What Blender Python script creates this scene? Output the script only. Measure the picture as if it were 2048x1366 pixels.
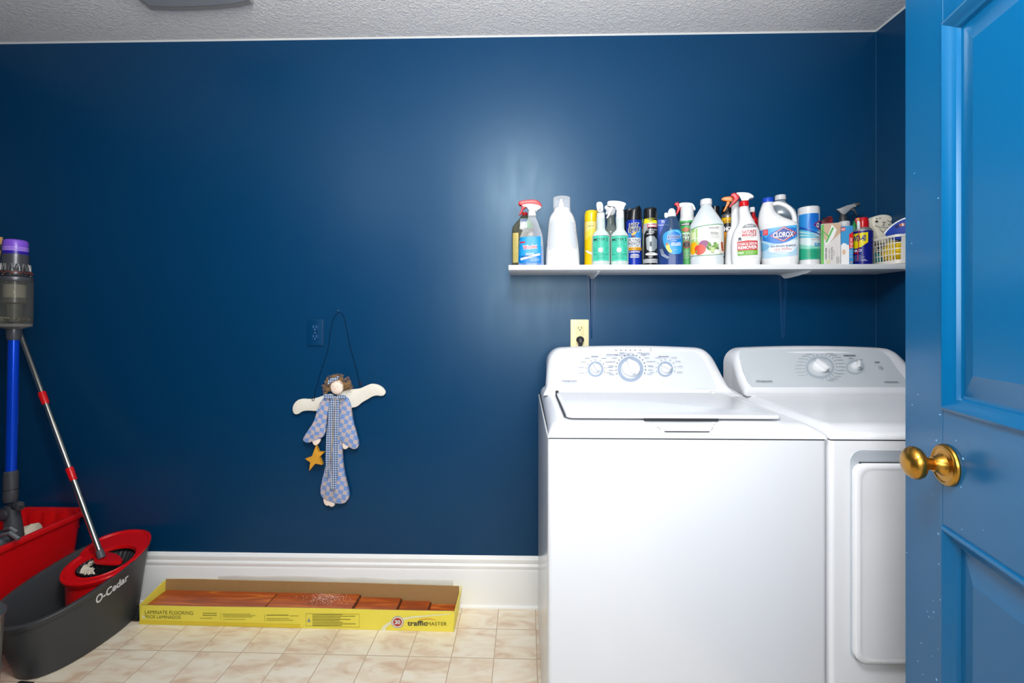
import bpy, bmesh, math, random
from mathutils import Vector, Matrix
R = math.radians
random.seed(7)
for o in list(bpy.data.objects): bpy.data.objects.remove(o)
scene = bpy.context.scene
COL = scene.collection
# ---------------------------------------------------------------- camera, light, exposure
CAM_H = 1.216; FPX = 910.0; HOR = 637.0; YAW = 0.0225
cd = bpy.data.cameras.new('camera'); cam = bpy.data.objects.new('camera', cd); COL.objects.link(cam)
cam.location = (0, 0, CAM_H); cam.rotation_euler = (R(90), 0, YAW)
cd.sensor_width = 36; cd.lens = 36*FPX/2048; cd.shift_y = -(683-HOR)/2048
cd.clip_start = 0.02
scene.camera = cam
vs = scene.view_settings
vs.view_transform = 'Standard'; vs.look = 'None'; vs.gamma = 1; vs.use_curve_mapping = False; vs.exposure = -0.10
w = bpy.data.worlds.new('world'); scene.world = w; w.use_nodes = True
w.node_tree.nodes['Background'].inputs[0].default_value = (0.86, 0.93, 1, 1)
w.node_tree.nodes['Background'].inputs[1].default_value = 0.9
def area(name, loc, rot, sx, sy, power, col=(1, 1, 1)):
    l = bpy.data.lights.new(name, 'AREA'); l.shape = 'RECTANGLE'; l.size = sx; l.size_y = sy
    l.energy = power; l.color = col
    o = bpy.data.objects.new(name, l); COL.objects.link(o); o.location = loc; o.rotation_euler = rot
    return o
area('doorway_light', (0.08, -0.10, 1.50), (R(112), 0, R(6)), 0.75, 0.75, 30, (1, 0.985, 0.965))     # hall light coming in at the doorway
pl = bpy.data.lights.new('key_and_fill_light', 'POINT'); pl.energy = 84; pl.shadow_soft_size = 0.17; pl.color = (1, 0.985, 0.96)
po = bpy.data.objects.new('key_and_fill_light', pl); COL.objects.link(po); po.location = (-0.02, 0.27, 2.17)
p2 = bpy.data.lights.new('key_and_fill_light', 'POINT'); p2.energy = 8; p2.shadow_soft_size = 0.26; p2.color = (1, 0.985, 0.96)  # added fill that brightens the left side, no lamp of the room
po2 = bpy.data.objects.new('key_and_fill_light', p2); COL.objects.link(po2); po2.location = (-1.05, 0.55, 2.10)

# ---------------------------------------------------------------- pixel -> world
cY, sY = math.cos(YAW), math.sin(YAW)
D = 1.93          # back wall
def ray(x, y):
    u = (x-1024)/FPX; v = (HOR-y)/FPX
    return Vector((-sY+u*cY, cY+u*sY, v))
def P(x, y, Y):
    r = ray(x, y); t = Y/r.y
    return Vector((r.x*t, Y, CAM_H+r.z*t))
def Pn(x, y, p, n):
    r = ray(x, y); o = Vector((0, 0, CAM_H)); t = (Vector(p)-o).dot(n)/r.dot(n)
    return o+r*t
# ---------------------------------------------------------------- materials
def lin(c):
    if isinstance(c, str):
        c = c.lstrip('#'); c = [int(c[i:i+2], 16)/255 for i in (0, 2, 4)]
    return tuple((v/12.92 if v <= .04045 else ((v+.055)/1.055)**2.4) for v in c)+(1,)
_mc = {}
ALB = 1.0
def M(c, rough=.45, metal=0.0, coat=0.0, bump=0.0, bscale=200, trans=0.0, mottle=0.0):
    key = (c, rough, metal, coat, bump, bscale, trans, mottle, ALB)
    if key in _mc: return _mc[key]
    m = bpy.data.materials.new('mat_'+str(c).strip('#')); m.use_nodes = True
    nt = m.node_tree; b = nt.nodes['Principled BSDF']
    b.inputs['Base Color'].default_value = tuple(v*ALB for v in lin(c)[:3])+(1,); b.inputs['Roughness'].default_value = rough
    b.inputs['Specular IOR Level'].default_value = .5 if rough < .24 or metal else .32
    b.inputs['Metallic'].default_value = metal; b.inputs['Coat Weight'].default_value = coat
    b.inputs['Coat Roughness'].default_value = .08
    if trans: b.inputs['Transmission Weight'].default_value = trans
    if bump or mottle:
        tc = nt.nodes.new('ShaderNodeTexCoord'); nz = nt.nodes.new('ShaderNodeTexNoise')
        nz.inputs['Scale'].default_value = bscale; nz.inputs['Detail'].default_value = 4
        nt.links.new(tc.outputs['Object'], nz.inputs['Vector'])
        if bump:
            bp = nt.nodes.new('ShaderNodeBump'); bp.inputs['Strength'].default_value = bump; bp.inputs['Distance'].default_value = .002
            nt.links.new(nz.outputs['Fac'], bp.inputs['Height']); nt.links.new(bp.outputs['Normal'], b.inputs['Normal'])
        if mottle:
            mx = nt.nodes.new('ShaderNodeMix'); mx.data_type = 'RGBA'
            a = lin(c); mx.inputs[6].default_value = a; mx.inputs[7].default_value = tuple(v*(1-mottle) for v in a[:3])+(1,)
            nt.links.new(nz.outputs['Fac'], mx.inputs[0]); nt.links.new(mx.outputs[2], b.inputs['Base Color'])
    _mc[key] = m
    return m
def clear(c='#ffffff', opac=.12, rough=.08, tint=None, diff='#ffffff'):
    """thin see-through plastic: transparent film plus surface gloss and a little body colour"""
    key = ('clear', c, opac, rough, tint, diff)
    if key in _mc: return _mc[key]
    m = bpy.data.materials.new('clear_plastic'); m.use_nodes = True; nt = m.node_tree
    b = nt.nodes['Principled BSDF']; b.inputs['Base Color'].default_value = lin(diff); b.inputs['Roughness'].default_value = rough
    tr = nt.nodes.new('ShaderNodeBsdfTransparent'); tr.inputs[0].default_value = lin(tint or c)
    lw = nt.nodes.new('ShaderNodeLayerWeight'); lw.inputs[0].default_value = .25
    ma = nt.nodes.new('ShaderNodeMath'); ma.operation = 'MULTIPLY_ADD'; ma.inputs[1].default_value = .6; ma.inputs[2].default_value = opac
    ma.use_clamp = True
    mx = nt.nodes.new('ShaderNodeMixShader')
    nt.links.new(lw.outputs['Facing'], ma.inputs[0]); nt.links.new(ma.outputs[0], mx.inputs[0])
    nt.links.new(tr.outputs[0], mx.inputs[1]); nt.links.new(b.outputs[0], mx.inputs[2])
    nt.links.new(mx.outputs[0], nt.nodes['Material Output'].inputs[0])
    _mc[key] = m
    return m
def nodes(m):
    m.use_nodes = True; nt = m.node_tree
    def N(t, **kw):
        n = nt.nodes.new(t)
        for k, v in kw.items(): setattr(n, k, v)
        return n
    return nt, N, nt.nodes['Principled BSDF'], nt.links.new

# ---------------------------------------------------------------- mesh helpers
class MB:
    def __init__(s): s.bm = bmesh.new(); s.mats = []
    def mi(s, m):
        if m not in s.mats: s.mats.append(m)
        return s.mats.index(m)
    def add(s, tmp, m, mtx=None, smooth=True):
        i = s.mi(m)
        for f in tmp.faces: f.material_index = i; f.smooth = smooth
        if mtx is not None: bmesh.ops.transform(tmp, matrix=mtx, verts=tmp.verts)
        me = bpy.data.meshes.new('t'); tmp.to_mesh(me); tmp.free(); s.bm.from_mesh(me); bpy.data.meshes.remove(me)
        return s
    def box(s, x0, x1, y0, y1, z0, z1, m, bev=0, seg=2, mtx=None, vert_only=False):
        t = bmesh.new(); vs = [t.verts.new((x, y, z)) for z in (z0, z1) for x, y in ((x0, y0), (x1, y0), (x1, y1), (x0, y1))]
        for f in ((3, 2, 1, 0), (4, 5, 6, 7), (0, 1, 5, 4), (1, 2, 6, 5), (2, 3, 7, 6), (3, 0, 4, 7)): t.faces.new([vs[i] for i in f])
        if bev:
            es = [e for e in t.edges if (not vert_only) or abs(e.verts[0].co.z-e.verts[1].co.z) > 1e-6]
            bmesh.ops.bevel(t, geom=es, offset=bev, segments=seg, affect='EDGES', profile=.5)
        return s.add(t, m, mtx)
    def rings(s, rings, m, cap0=True, cap1=True, closed=True, mtx=None):
        t = bmesh.new(); rv = [[t.verts.new(p) for p in r] for r in rings]; n = len(rings[0])
        for a, b in zip(rv, rv[1:]):
            for i in range(n if closed else n-1):
                j = (i+1) % n
                try: t.faces.new((a[i], a[j], b[j], b[i]))
                except ValueError: pass
        if cap0: t.faces.new(rv[0][::-1])
        if cap1: t.faces.new(rv[-1])
        bmesh.ops.recalc_face_normals(t, faces=t.faces)
        return s.add(t, m, mtx)
    def lathe(s, prof, m, mtx=None, n=32, cap0=True, cap1=True):
        return s.rings([[(max(r, 1e-5)*math.cos(2*math.pi*i/n), max(r, 1e-5)*math.sin(2*math.pi*i/n), z) for i in range(n)] for r, z in prof], m, cap0, cap1, mtx=mtx)
    def cyl(s, p0, p1, r0, m, r1=None, n=20):
        p0, p1 = Vector(p0), Vector(p1); d = p1-p0
        q = d.to_track_quat('Z', 'Y').to_matrix().to_4x4(); L = d.length; r1 = r0 if r1 is None else r1
        return s.lathe([(r0, 0), (r1, L)], m, Matrix.Translation(p0) @ q, n)
    def tube(s, pts, r, m, n=10, cap=True, flat=1.0):
        pts = [Vector(p) for p in pts]; k = len(pts); rs = r if isinstance(r, (list, tuple)) else [r]*k
        rings = []; up = None
        for i, p in enumerate(pts):
            d = (pts[min(i+1, k-1)]-pts[max(i-1, 0)]).normalized()
            if up is None:
                up = Vector((0, 0, 1)) if abs(d.z) < .9 else Vector((0, 1, 0))
            x = d.cross(up); x = x.normalized() if x.length > 1e-6 else Vector((1, 0, 0)); yv = x.cross(d).normalized(); up = yv
            rings.append([p+x*math.cos(a)*rs[i]+yv*math.sin(a)*rs[i]*flat for a in [2*math.pi*j/n for j in range(n)]])
        return s.rings(rings, m, cap, cap)
    def prism(s, poly, d0, d1, m, bev=0, seg=2, mtx=None, f=None):
        """poly in (x, z); extruded in y from d0 to d1; f maps (x, y, z) afterwards"""
        t = bmesh.new(); a = [t.verts.new((x, d0, z)) for x, z in poly]; b = [t.verts.new((x, d1, z)) for x, z in poly]
        n = len(poly); t.faces.new(a); t.faces.new(b[::-1])
        for i in range(n): t.faces.new((a[i], b[i], b[(i+1) % n], a[(i+1) % n]))
        bmesh.ops.recalc_face_normals(t, faces=t.faces)
        if bev:
            es = [e for e in t.edges if abs(e.verts[0].co.y-e.verts[1].co.y) < 1e-7]
            bmesh.ops.bevel(t, geom=es, offset=bev, segments=seg, affect='EDGES', profile=.5)
        bmesh.ops.triangulate(t, faces=[q for q in t.faces if len(q.verts) > 4])
        if f:
            for v in t.verts: v.co = Vector(f(*v.co))
        return s.add(t, m, mtx)
    def sphere(s, c, r, m, sc=(1, 1, 1), seg=20, mtx=None):
        t = bmesh.new(); bmesh.ops.create_uvsphere(t, u_segments=seg, v_segments=seg//2+2, radius=r)
        bmesh.ops.transform(t, matrix=Matrix.Translation(c) @ Matrix.Diagonal((*sc, 1)), verts=t.verts)
        return s.add(t, m, mtx)
    def build(s, name, parent=None, ang=35, **props):
        me = bpy.data.meshes.new(name); s.bm.to_mesh(me); s.bm.free()
        for m in s.mats: me.materials.append(m)
        me.set_sharp_from_angle(angle=R(ang))
        o = bpy.data.objects.new(name, me); COL.objects.link(o)
        if parent: o.parent = parent
        for k, v in props.items(): o[k] = v
        return o
def thing(name, label, cat, loc=(0, 0, 0), rz=0, group=None):
    o = bpy.data.objects.new(name, None); COL.objects.link(o); o.location = loc; o.rotation_euler = (0, 0, rz)
    o.empty_display_size = .05
    o['label'] = label; o['category'] = cat
    if group: o['group'] = group
    return o
def struct(mb, name): return mb.build(name, kind='structure')
def smoothpoly(p, it=2, closed=True):
    for _ in range(it):
        q = []; n = len(p)
        for i in range(n if closed else n-1):
            a, b = p[i], p[(i+1) % n]
            q += [tuple(.75*a[k]+.25*b[k] for k in range(len(a))), tuple(.25*a[k]+.75*b[k] for k in range(len(a)))]
        if not closed: q = [p[0]]+q+[p[-1]]
        p = q
    return p
def rrect(x0, x1, z0, z1, r, n=6):
    out = []
    for cx, cz, a0 in ((x1-r, z1-r, 0), (x0+r, z1-r, 90), (x0+r, z0+r, 180), (x1-r, z0+r, 270)):
        out += [(cx+r*math.cos(R(a0+90*i/n)), cz+r*math.sin(R(a0+90*i/n))) for i in range(n+1)]
    return out
def interp(keys, z):
    """monotone cubic through keys [(z, v...)] ascending in z"""
    if z <= keys[0][0]: return keys[0][1:]
    if z >= keys[-1][0]: return keys[-1][1:]
    for i in range(len(keys)-1):
        if keys[i][0] <= z <= keys[i+1][0]: break
    out = []
    h = keys[i+1][0]-keys[i][0]; s = (z-keys[i][0])/h
    for k in range(1, len(keys[0])):
        def sl(j): return (keys[j+1][k]-keys[j][k])/max(keys[j+1][0]-keys[j][0], 1e-9)
        def tan(j):
            if j == 0: return sl(0)
            if j == len(keys)-1: return sl(j-1)
            a, b = sl(j-1), sl(j)
            return 0 if a*b <= 0 else 2*a*b/(a+b)
        m0, m1 = tan(i), tan(i+1); p0, p1 = keys[i][k], keys[i+1][k]
        out.append((2*s**3-3*s*s+1)*p0+(s**3-2*s*s+s)*h*m0+(-2*s**3+3*s*s)*p1+(s**3-s*s)*h*m1)
    return tuple(out)
_fc = {}
def glyphs(txt, bold=0.0):
    key = (txt, bold)
    if key not in _fc:
        c = bpy.data.curves.new('txt', 'FONT'); c.body = txt; c.resolution_u = 3; c.offset = bold; c.fill_mode = 'FRONT'
        o = bpy.data.objects.new('txt', c); COL.objects.link(o)
        dg = bpy.context.evaluated_depsgraph_get(); me = bpy.data.meshes.new_from_object(o.evaluated_get(dg))
        vs = [(v.co.x, v.co.y) for v in me.vertices]; fs = [tuple(p.vertices) for p in me.polygons]
        bpy.data.objects.remove(o); bpy.data.curves.remove(c); bpy.data.meshes.remove(me)
        x0 = min(v[0] for v in vs); x1 = max(v[0] for v in vs); y0 = min(v[1] for v in vs); y1 = max(v[1] for v in vs)
        _fc[key] = ([((v[0]-x0)/(x1-x0), (v[1]-y0)/(y1-y0)) for v in vs], fs)
    return _fc[key]
class Decal:
    """printed areas and writing laid on a surface; (a, b) photo-crop or local coords -> map -> (x, z) -> surf(x, z, eps) -> 3D"""
    def __init__(s, mp, surf, step=.004, eps=.0004): s.mb = MB(); s.mp = mp; s.surf = surf; s.step = step; s.e = eps
    def _put(s, t, m):
        if s.step:
            xs = [v.co.x for v in t.verts]; zs = [v.co.z for v in t.verts]
            for ax, lo, hi, st in ((0, min(xs), max(xs), s.step), (2, min(zs), max(zs), s.step*2.5)):
                n = int((hi-lo)/st)
                for i in range(1, n+1):
                    co = Vector((0, 0, 0)); co[ax] = lo+i*(hi-lo)/(n+1); no = Vector((0, 0, 0)); no[ax] = 1
                    bmesh.ops.bisect_plane(t, geom=t.verts[:]+t.edges[:]+t.faces[:], plane_co=co, plane_no=no)
        for v in t.verts: v.co = Vector(s.surf(v.co.x, v.co.z, s.e))
        s.e += .00012
        s.mb.add(t, m)
    def poly(s, pts, m, smooth=0):
        if smooth: pts = smoothpoly(pts, smooth)
        t = bmesh.new(); q = [s.mp(*p) for p in pts]
        ar = sum(q[i][0]*q[(i+1) % len(q)][1]-q[(i+1) % len(q)][0]*q[i][1] for i in range(len(q)))
        if ar < 0: q = q[::-1]
        f = t.faces.new([t.verts.new((x, 0, z)) for x, z in q])
        bmesh.ops.triangulate(t, faces=[f]); s._put(t, m); return s
    def rect(s, a0, a1, b0, b1, m): return s.poly([(a0, b0), (a1, b0), (a1, b1), (a0, b1)], m)
    def disc(s, a, b, ra, rb, m, n=24): return s.poly([(a+ra*math.cos(2*math.pi*i/n), b+rb*math.sin(2*math.pi*i/n)) for i in range(n)], m)
    def ring(s, a, b, ra, rb, w, m, n=28):
        for i in range(n):
            a0, a1 = 2*math.pi*i/n, 2*math.pi*(i+1)/n
            s.poly([(a+ra*math.cos(a0), b+rb*math.sin(a0)), (a+ra*math.cos(a1), b+rb*math.sin(a1)),
                    (a+(ra-w)*math.cos(a1), b+(rb-w)*math.sin(a1)), (a+(ra-w)*math.cos(a0), b+(rb-w)*math.sin(a0))], m); s.e -= .00012
        s.e += .00012
    def text(s, txt, a0, a1, b0, b1, m, bold=0.0, slant=0.0, rot=0):
        """fits txt in the box; (a0, b0) is the lower left corner, (a1, b1) the upper right; slant lifts the right end"""
        vs, fs = glyphs(txt, bold); t = bmesh.new(); bv = []
        for gx, gy in vs:
            if rot == 90: gx, gy = 1-gy, gx
            a = a0+(a1-a0)*gx; b = b0+(b1-b0)*gy+slant*gx
            x, z = s.mp(a, b); bv.append(t.verts.new((x, 0, z)))
        for f in fs:
            try: t.faces.new([bv[i] for i in f])
            except ValueError: pass
        s._put(t, m); return s
    def lines(s, a0, a1, b0, b1, n, m, fill=.35, seed=1, center=False):
        rd = random.Random(seed); dh = (b1-b0)/n
        for i in range(n):
            L = (a1-a0)*rd.uniform(.6, 1); o = (a1-a0-L)/2 if center else 0
            s.rect(a0+o, a0+o+L, b0+dh*i, b0+dh*(i+fill), m); s.e -= .00012
        s.e += .00012
        return s
    def build(s, name='label', parent=None, **k): return s.mb.build(name, parent, **k)
# ================================================================ THE ROOM
XR = 1.474; XL = -2.45; ZC = 2.415; YF = 0.07
def paint_mat(name, c, rough, spec=.5, bumps=.10, streak=True):
    m = bpy.data.materials.new(name); nt, N, b, L = nodes(m)
    b.inputs['Base Color'].default_value = c; b.inputs['Roughness'].default_value = rough
    b.inputs['Specular IOR Level'].default_value = spec
    b.inputs['Specular Tint'].default_value = (.70, .92, 1, 1)
    tc = N('ShaderNodeTexCoord')
    nz = N('ShaderNodeTexNoise'); nz.inputs['Scale'].default_value = 7; nz.inputs['Detail'].default_value = 5
    mp = N('ShaderNodeMapping'); mp.inputs['Scale'].default_value = (3, 3, .8)
    L(tc.outputs['Object'], mp.inputs[0]); L(mp.outputs[0], nz.inputs['Vector'])
    n2 = N('ShaderNodeTexNoise'); n2.inputs['Scale'].default_value = 260; n2.inputs['Detail'].default_value = 2
    L(tc.outputs['Object'], n2.inputs['Vector'])
    ad = N('ShaderNodeMath', operation='MULTIPLY_ADD'); ad.inputs[1].default_value = .12; L(n2.outputs['Fac'], ad.inputs[0]); L(nz.outputs['Fac'], ad.inputs[2])
    bp = N('ShaderNodeBump'); bp.inputs['Strength'].default_value = bumps; bp.inputs['Distance'].default_value = .004
    L(ad.outputs[0], bp.inputs['Height']); L(bp.outputs['Normal'], b.inputs['Normal'])
    mr = N('ShaderNodeMapRange'); mr.inputs['To Min'].default_value = rough-.05; mr.inputs['To Max'].default_value = rough+.06
    L(nz.outputs['Fac'], mr.inputs[0]); L(mr.outputs[0], b.inputs['Roughness'])
    return m
WALLM = paint_mat('navy_wall_paint', (0.0003, 0.036, 0.104, 1), .36, spec=.40)
DOORM = paint_mat('blue_door_paint', (0.0008, 0.078, 0.20, 1), .24, bumps=.05)
WHITE_TRIM = M('#f3f3f0', .35, bump=.15, bscale=60)
# floor: cream marbled square tiles in sheet vinyl
def floor_mat():
    m = bpy.data.materials.new('cream_vinyl_tiles'); nt, N, b, L = nodes(m)
    tc = N('ShaderNodeTexCoord'); mp = N('ShaderNodeMapping'); mp.inputs['Rotation'].default_value = (0, 0, R(.5))
    mp.inputs['Location'].default_value = (.1155, -1.631+.006, 0)
    L(tc.outputs['Object'], mp.inputs[0])
    br = N('ShaderNodeTexBrick'); br.offset = 0; br.squash = 1
    br.inputs['Scale'].default_value = 1; br.inputs['Brick Width'].default_value = .1535; br.inputs['Row Height'].default_value = .1535
    br.inputs['Mortar Size'].default_value = .0019; br.inputs['Mortar Smooth'].default_value = .4
    L(mp.outputs[0], br.inputs['Vector'])
    br.inputs['Color1'].default_value = (.0, .0, .0, 1); br.inputs['Color2'].default_value = (1, 1, 1, 1)
    # veins
    m2 = N('ShaderNodeMapping'); m2.inputs['Rotation'].default_value = (0, 0, R(-32)); m2.inputs['Scale'].default_value = (6, 15, 1)
    L(tc.outputs['Object'], m2.inputs[0])
    nz = N('ShaderNodeTexNoise'); nz.inputs['Scale'].default_value = 1.3; nz.inputs['Detail'].default_value = 6; nz.inputs['Distortion'].default_value = .9
    # shift veining per tile
    cm = N('ShaderNodeVectorMath', operation='MULTIPLY_ADD'); cm.inputs[1].default_value = (9, 9, 9)
    L(br.outputs['Color'], cm.inputs[0]); L(m2.outputs[0], cm.inputs[2]); L(cm.outputs[0], nz.inputs['Vector'])
    cr = N('ShaderNodeValToRGB'); e = cr.color_ramp.elements
    e[0].position = .30; e[0].color = lin('#dabd9f'); e[1].position = .62; e[1].color = lin('#f3e8d4')
    k = cr.color_ramp.elements.new(.44); k.color = lin('#ead8be')
    k = cr.color_ramp.elements.new(.52); k.color = lin('#efe2ca')
    L(nz.outputs['Fac'], cr.inputs[0])
    mx = N('ShaderNodeMix', data_type='RGBA'); mx.inputs[7].default_value = lin('#c2a88d')
    L(br.outputs['Fac'], mx.inputs[0]); L(cr.outputs[0], mx.inputs[6]); L(mx.outputs[2], b.inputs['Base Color'])
    b.inputs['Roughness'].default_value = .32
    bp = N('ShaderNodeBump'); bp.inputs['Strength'].default_value = .25; bp.inputs['Distance'].default_value = .001; bp.invert = True
    L(br.outputs['Fac'], bp.inputs['Height']); L(bp.outputs[0], b.inputs['Normal'])
    return m
def ceil_mat():
    m = bpy.data.materials.new('textured_ceiling_paint'); nt, N, b, L = nodes(m)
    b.inputs['Base Color'].default_value = lin('#f1efec'); b.inputs['Roughness'].default_value = .6
    tc = N('ShaderNodeTexCoord')
    n1 = N('ShaderNodeTexNoise'); n1.inputs['Scale'].default_value = 75; n1.inputs['Detail'].default_value = 3; n1.inputs['Distortion'].default_value = 1.2
    L(tc.outputs['Object'], n1.inputs['Vector'])
    cr = N('ShaderNodeValToRGB'); cr.color_ramp.elements[0].position = .42; cr.color_ramp.elements[1].position = .68
    L(n1.outputs['Fac'], cr.inputs[0])
    bp = N('ShaderNodeBump'); bp.inputs['Strength'].default_value = .6; bp.inputs['Distance'].default_value = .003
    L(cr.outputs[0], bp.inputs['Height']); L(bp.outputs[0], b.inputs['Normal'])
    return m
T = .1
YB = -1.6   # the room's side walls stop at the doorway wall
mb = MB(); mb.box(XL-T, XR+T, -.05, D+T, -T, 0, floor_mat()); struct(mb, 'floor')
mb = MB(); mb.box(XL-T, XR+T, -.05, D+T, ZC, ZC+T, ceil_mat()); struct(mb, 'ceiling')
mb = MB(); mb.box(XL-T, XR+T, D, D+T, 0, ZC, WALLM); struct(mb, 'wall_back')
mb = MB(); mb.box(XR, XR+T, YF, D, 0, ZC, WALLM); struct(mb, 'wall_right')
mb = MB(); mb.box(XL-T, XL, YF, D, 0, ZC, WALLM); struct(mb, 'wall_left')
OX0, OX1, OZ = -.32, .615, 2.04
mb = MB(); mb.box(XL-T, OX0, -.05, YF, 0, ZC, WALLM); mb.box(OX1, XR+T, -.05, YF, 0, ZC, WALLM); mb.box(OX0, OX1, -.05, YF, OZ, ZC, WALLM); struct(mb, 'wall_front')
# paint line where ceiling meets wall: a thin caulk bead
mb = MB()
mb.prism([(0, 0), (.006, 0), (0, -.005)], XL, XR, M('#d9dad8', .5, bump=.4, bscale=40), mtx=Matrix.Translation((0, D, ZC)) @ Matrix.Rotation(R(-90), 4, 'Z') @ Matrix.Scale(1, 4))
mb.prism([(0, 0), (-.006, 0), (0, -.005)], YF, D, M('#d9dad8', .5, bump=.4, bscale=40), mtx=Matrix.Translation((XR, 0, ZC)))
struct(mb, 'trim_1')
# corner seam of lighter caulk
mb = MB(); mb.box(XR-.0025, XR, D-.0025, D, .2, ZC-.004, M('#1d4a6c', .4)); struct(mb, 'trim_2')
# baseboard (profile in depth y / height z) along the back wall
def baseboard(name, x0, x1):
    prof = [(0, 0), (-.018, 0), (-.018, .150), (-.014, .158), (-.016, .164), (-.016, .172), (-.010, .180), (-.012, .188), (-.012, .198), (-.004, .207), (0, .210)]
    rg = [[(x, D+y, z) for y, z in prof] for x in (x0, x1)]
    m = MB(); m.rings(rg, WHITE_TRIM)
    m.rings([[(x, D-.018+y, z) for y, z in [(0, 0), (-.009, 0), (-.008, .006), (-.004, .010), (0, .011)]] for x in (x0, x1)], WHITE_TRIM)
    return struct(m, name)
baseboard('baseboard_back', XL, XR)

# ceiling vent (grey metal cover with a bowed front lip)
t = thing('ceiling_vent', 'grey metal vent cover with bowed front lip on the white textured ceiling', 'vent', (-1.225, 1.530, ZC))
vm = M('#b4b5b6', .4, .15, bump=.3, bscale=120); vd = M('#908f8d', .55)
fr = [(-.21, -.20), (.21, -.20), (.212, .165), (.15, .182), (.07, .192), (-.02, .197), (-.12, .197), (-.205, .190)]
inn = [(x*.93, y*.90-.004) for x, y in fr]
mb = MB()
mb.rings([[(x, y, z) for x, y in fr] for z in (0, -.010)]+[[(x*.985, y*.985, -.013) for x, y in fr]]+[[(x, y, -.013) for x, y in inn]], vd, cap0=False, cap1=False)
mb.build('vent_frame', t, 20)
mb = MB()
mb.rings([[(x, y, -.012) for x, y in inn], [(x*.6, y*.6, -.018) for x, y in inn], [(x*.2, y*.2, -.020) for x, y in inn]], vm, cap0=False, cap1=True)
mb.build('vent_plate', t)

# ---------------------------------------------------------------- open door at right
DA = R(13.8); dd = Vector((math.sin(DA), math.cos(DA), 0)); dn = Vector((-math.cos(DA), math.sin(DA), 0))
Lp = P(1852, 637, .95); Lp.z = 0
DW = .90
hinge = Lp-dd*DW
door = bpy.data.objects.new('door_1', None); COL.objects.link(door); door['kind'] = 'structure'
door.location = hinge; door.rotation_euler = (0, 0, -DA)
# local frame: +Y from hinge to latch edge, -X is the face towards the camera
TH = .036
def sloc(px, py):
    p = Pn(px, py, Lp, dn); return (p-Lp).dot(dd)+DW, p.z
ys, zb = sloc(1935, 822); _, zl = sloc(1935, 1054); _, zt = sloc(1932, 42)
zt = min(zt, 1.93)
def door_face(mb):
    """front face with two recessed panels; profile rings go from the stile edge inward"""
    panels = [(.12, ys, zb, zt), (.12, ys, .22, zl)]
    x = -TH
    # stiles and rails as boxes
    zs = 0.01, 2.03
    mb.box(-TH, 0, 0, .12, zs[0], zs[1], DOORM); mb.box(-TH, 0, ys, DW, zs[0], zs[1], DOORM, bev=.0015, seg=1)
    for a, b in ((zs[0], .22), (zl, zb), (zt, zs[1])): mb.box(-TH, 0, .12, ys, a, b, DOORM)
    for y0, y1, z0, z1 in panels:
        prof = [(0, -TH), (.001, -TH-.004), (.006, -TH-.006), (.011, -TH-.003), (.016, -TH+.002), (.024, -TH+.006), (.026, -TH+.012), (.031, -TH+.013), (.034, -TH+.0125), (.070, -TH+.003), (.073, -TH+.0035)]
        rg = [[(dx, y0+i, z0+i), (dx, y1-i, z0+i), (dx, y1-i, z1-i), (dx, y0+i, z1-i)] for i, dx in prof]
        mb.rings(rg, DOORM, cap0=False, cap1=True)
mb = MB(); door_face(mb); mb.build('door_leaf', door, 20)
# chips of white in the paint
mb = MB(); rd = random.Random(3); cm = M('#7fb6d6', .5)
for i in range(42):
    z = rd.uniform(.25, 1.75) if rd.random() < .25 else rd.uniform(.3, 1.05); y = DW-rd.uniform(.004, .115) if (z > zb or z < zl) else DW-rd.uniform(.004, .25)
    s = rd.uniform(.0005, .0015); mb.box(-TH-.0003, -TH, y-s*rd.uniform(.6, 2), y+s, z-s*rd.uniform(.5, 1.5), z+s*.6, cm)
mb.build('paint_chip', door)
# brass knob
kp = Pn(1895, 930, Lp+dn*TH, dn)
ky = (kp-Lp).dot(dd)+DW
brass = M('#c48f38', .27, .95, bump=.15, bscale=40, mottle=.45)
kn = bpy.data.objects.new('door_knob', None); COL.objects.link(kn); kn.parent = door; kn['label'] = 'antique brass round door knob'
kn.location = (-TH, ky, kp.z); kn.rotation_euler = (0, R(-90), 0); kn.scale = (1.1, 1.1, .95)
mb = MB(); mb.lathe([(.0325, 0), (.0335, .003), (.0325, .006), (.0315, .0065), (.030, .0085), (.028, .009), (.026, .0075), (.0235, .0075), (.018, .009), (.0145, .014), (.0125, .020), (.012, .024), (0, .024)], brass, n=48, cap0=True, cap1=False); mb.build('rosette', kn)
mb = MB(); mb.lathe([(.0095, .018), (.0095, .030), (.0105, .032), (.0115, .036), (.018, .0395), (.0240, .0440), (.0265, .050), (.0262, .056), (.0225, .0625), (.0155, .068), (.007, .0705), (0, .071)], brass, n=48, cap1=False); mb.build('knob', kn)

# ---------------------------------------------------------------- washer and dryer
WH = M('#d8dade', .22, coat=.2); WH2 = M('#c6cbd4', .28, coat=.2); PRT = M('#5a6470', .5); DK = M('#2a2c2f', .6); GR = M('#b9c0c8', .35)
DRG = M('#b3babf', .3, coat=.2)
def msec(xc, hw, zb, zt, r, crown, Y, nx=80, dep=None):
    """one upright section of the machine top: left side, rounded corner, crowned top, right corner"""
    r = min(r, zt-zb-.0005); pts = [(-hw, zb)]
    for i in range(9):
        a = R(180-90*i/8); pts.append((-hw+r+r*math.cos(a), zt-r+r*math.sin(a)))
    for i in range(1, nx): x = -(hw-r)+2*(hw-r)*i/nx; pts.append((x, zt))
    for i in range(9):
        a = R(90-90*i/8); pts.append((hw-r+r*math.cos(a), zt-r+r*math.sin(a)))
    pts.append((hw, zb))
    out = []
    for x, z in pts:
        k = (z-zb)/max(zt-zb, 1e-6)
        z2 = z+crown*(1-(x/hw)**2)*k
        if dep: z2 -= dep(x+xc, Y)*(1 if k > .6 else 0)
        out.append((x+xc, Y, max(z2, zb)))
    return out
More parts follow.
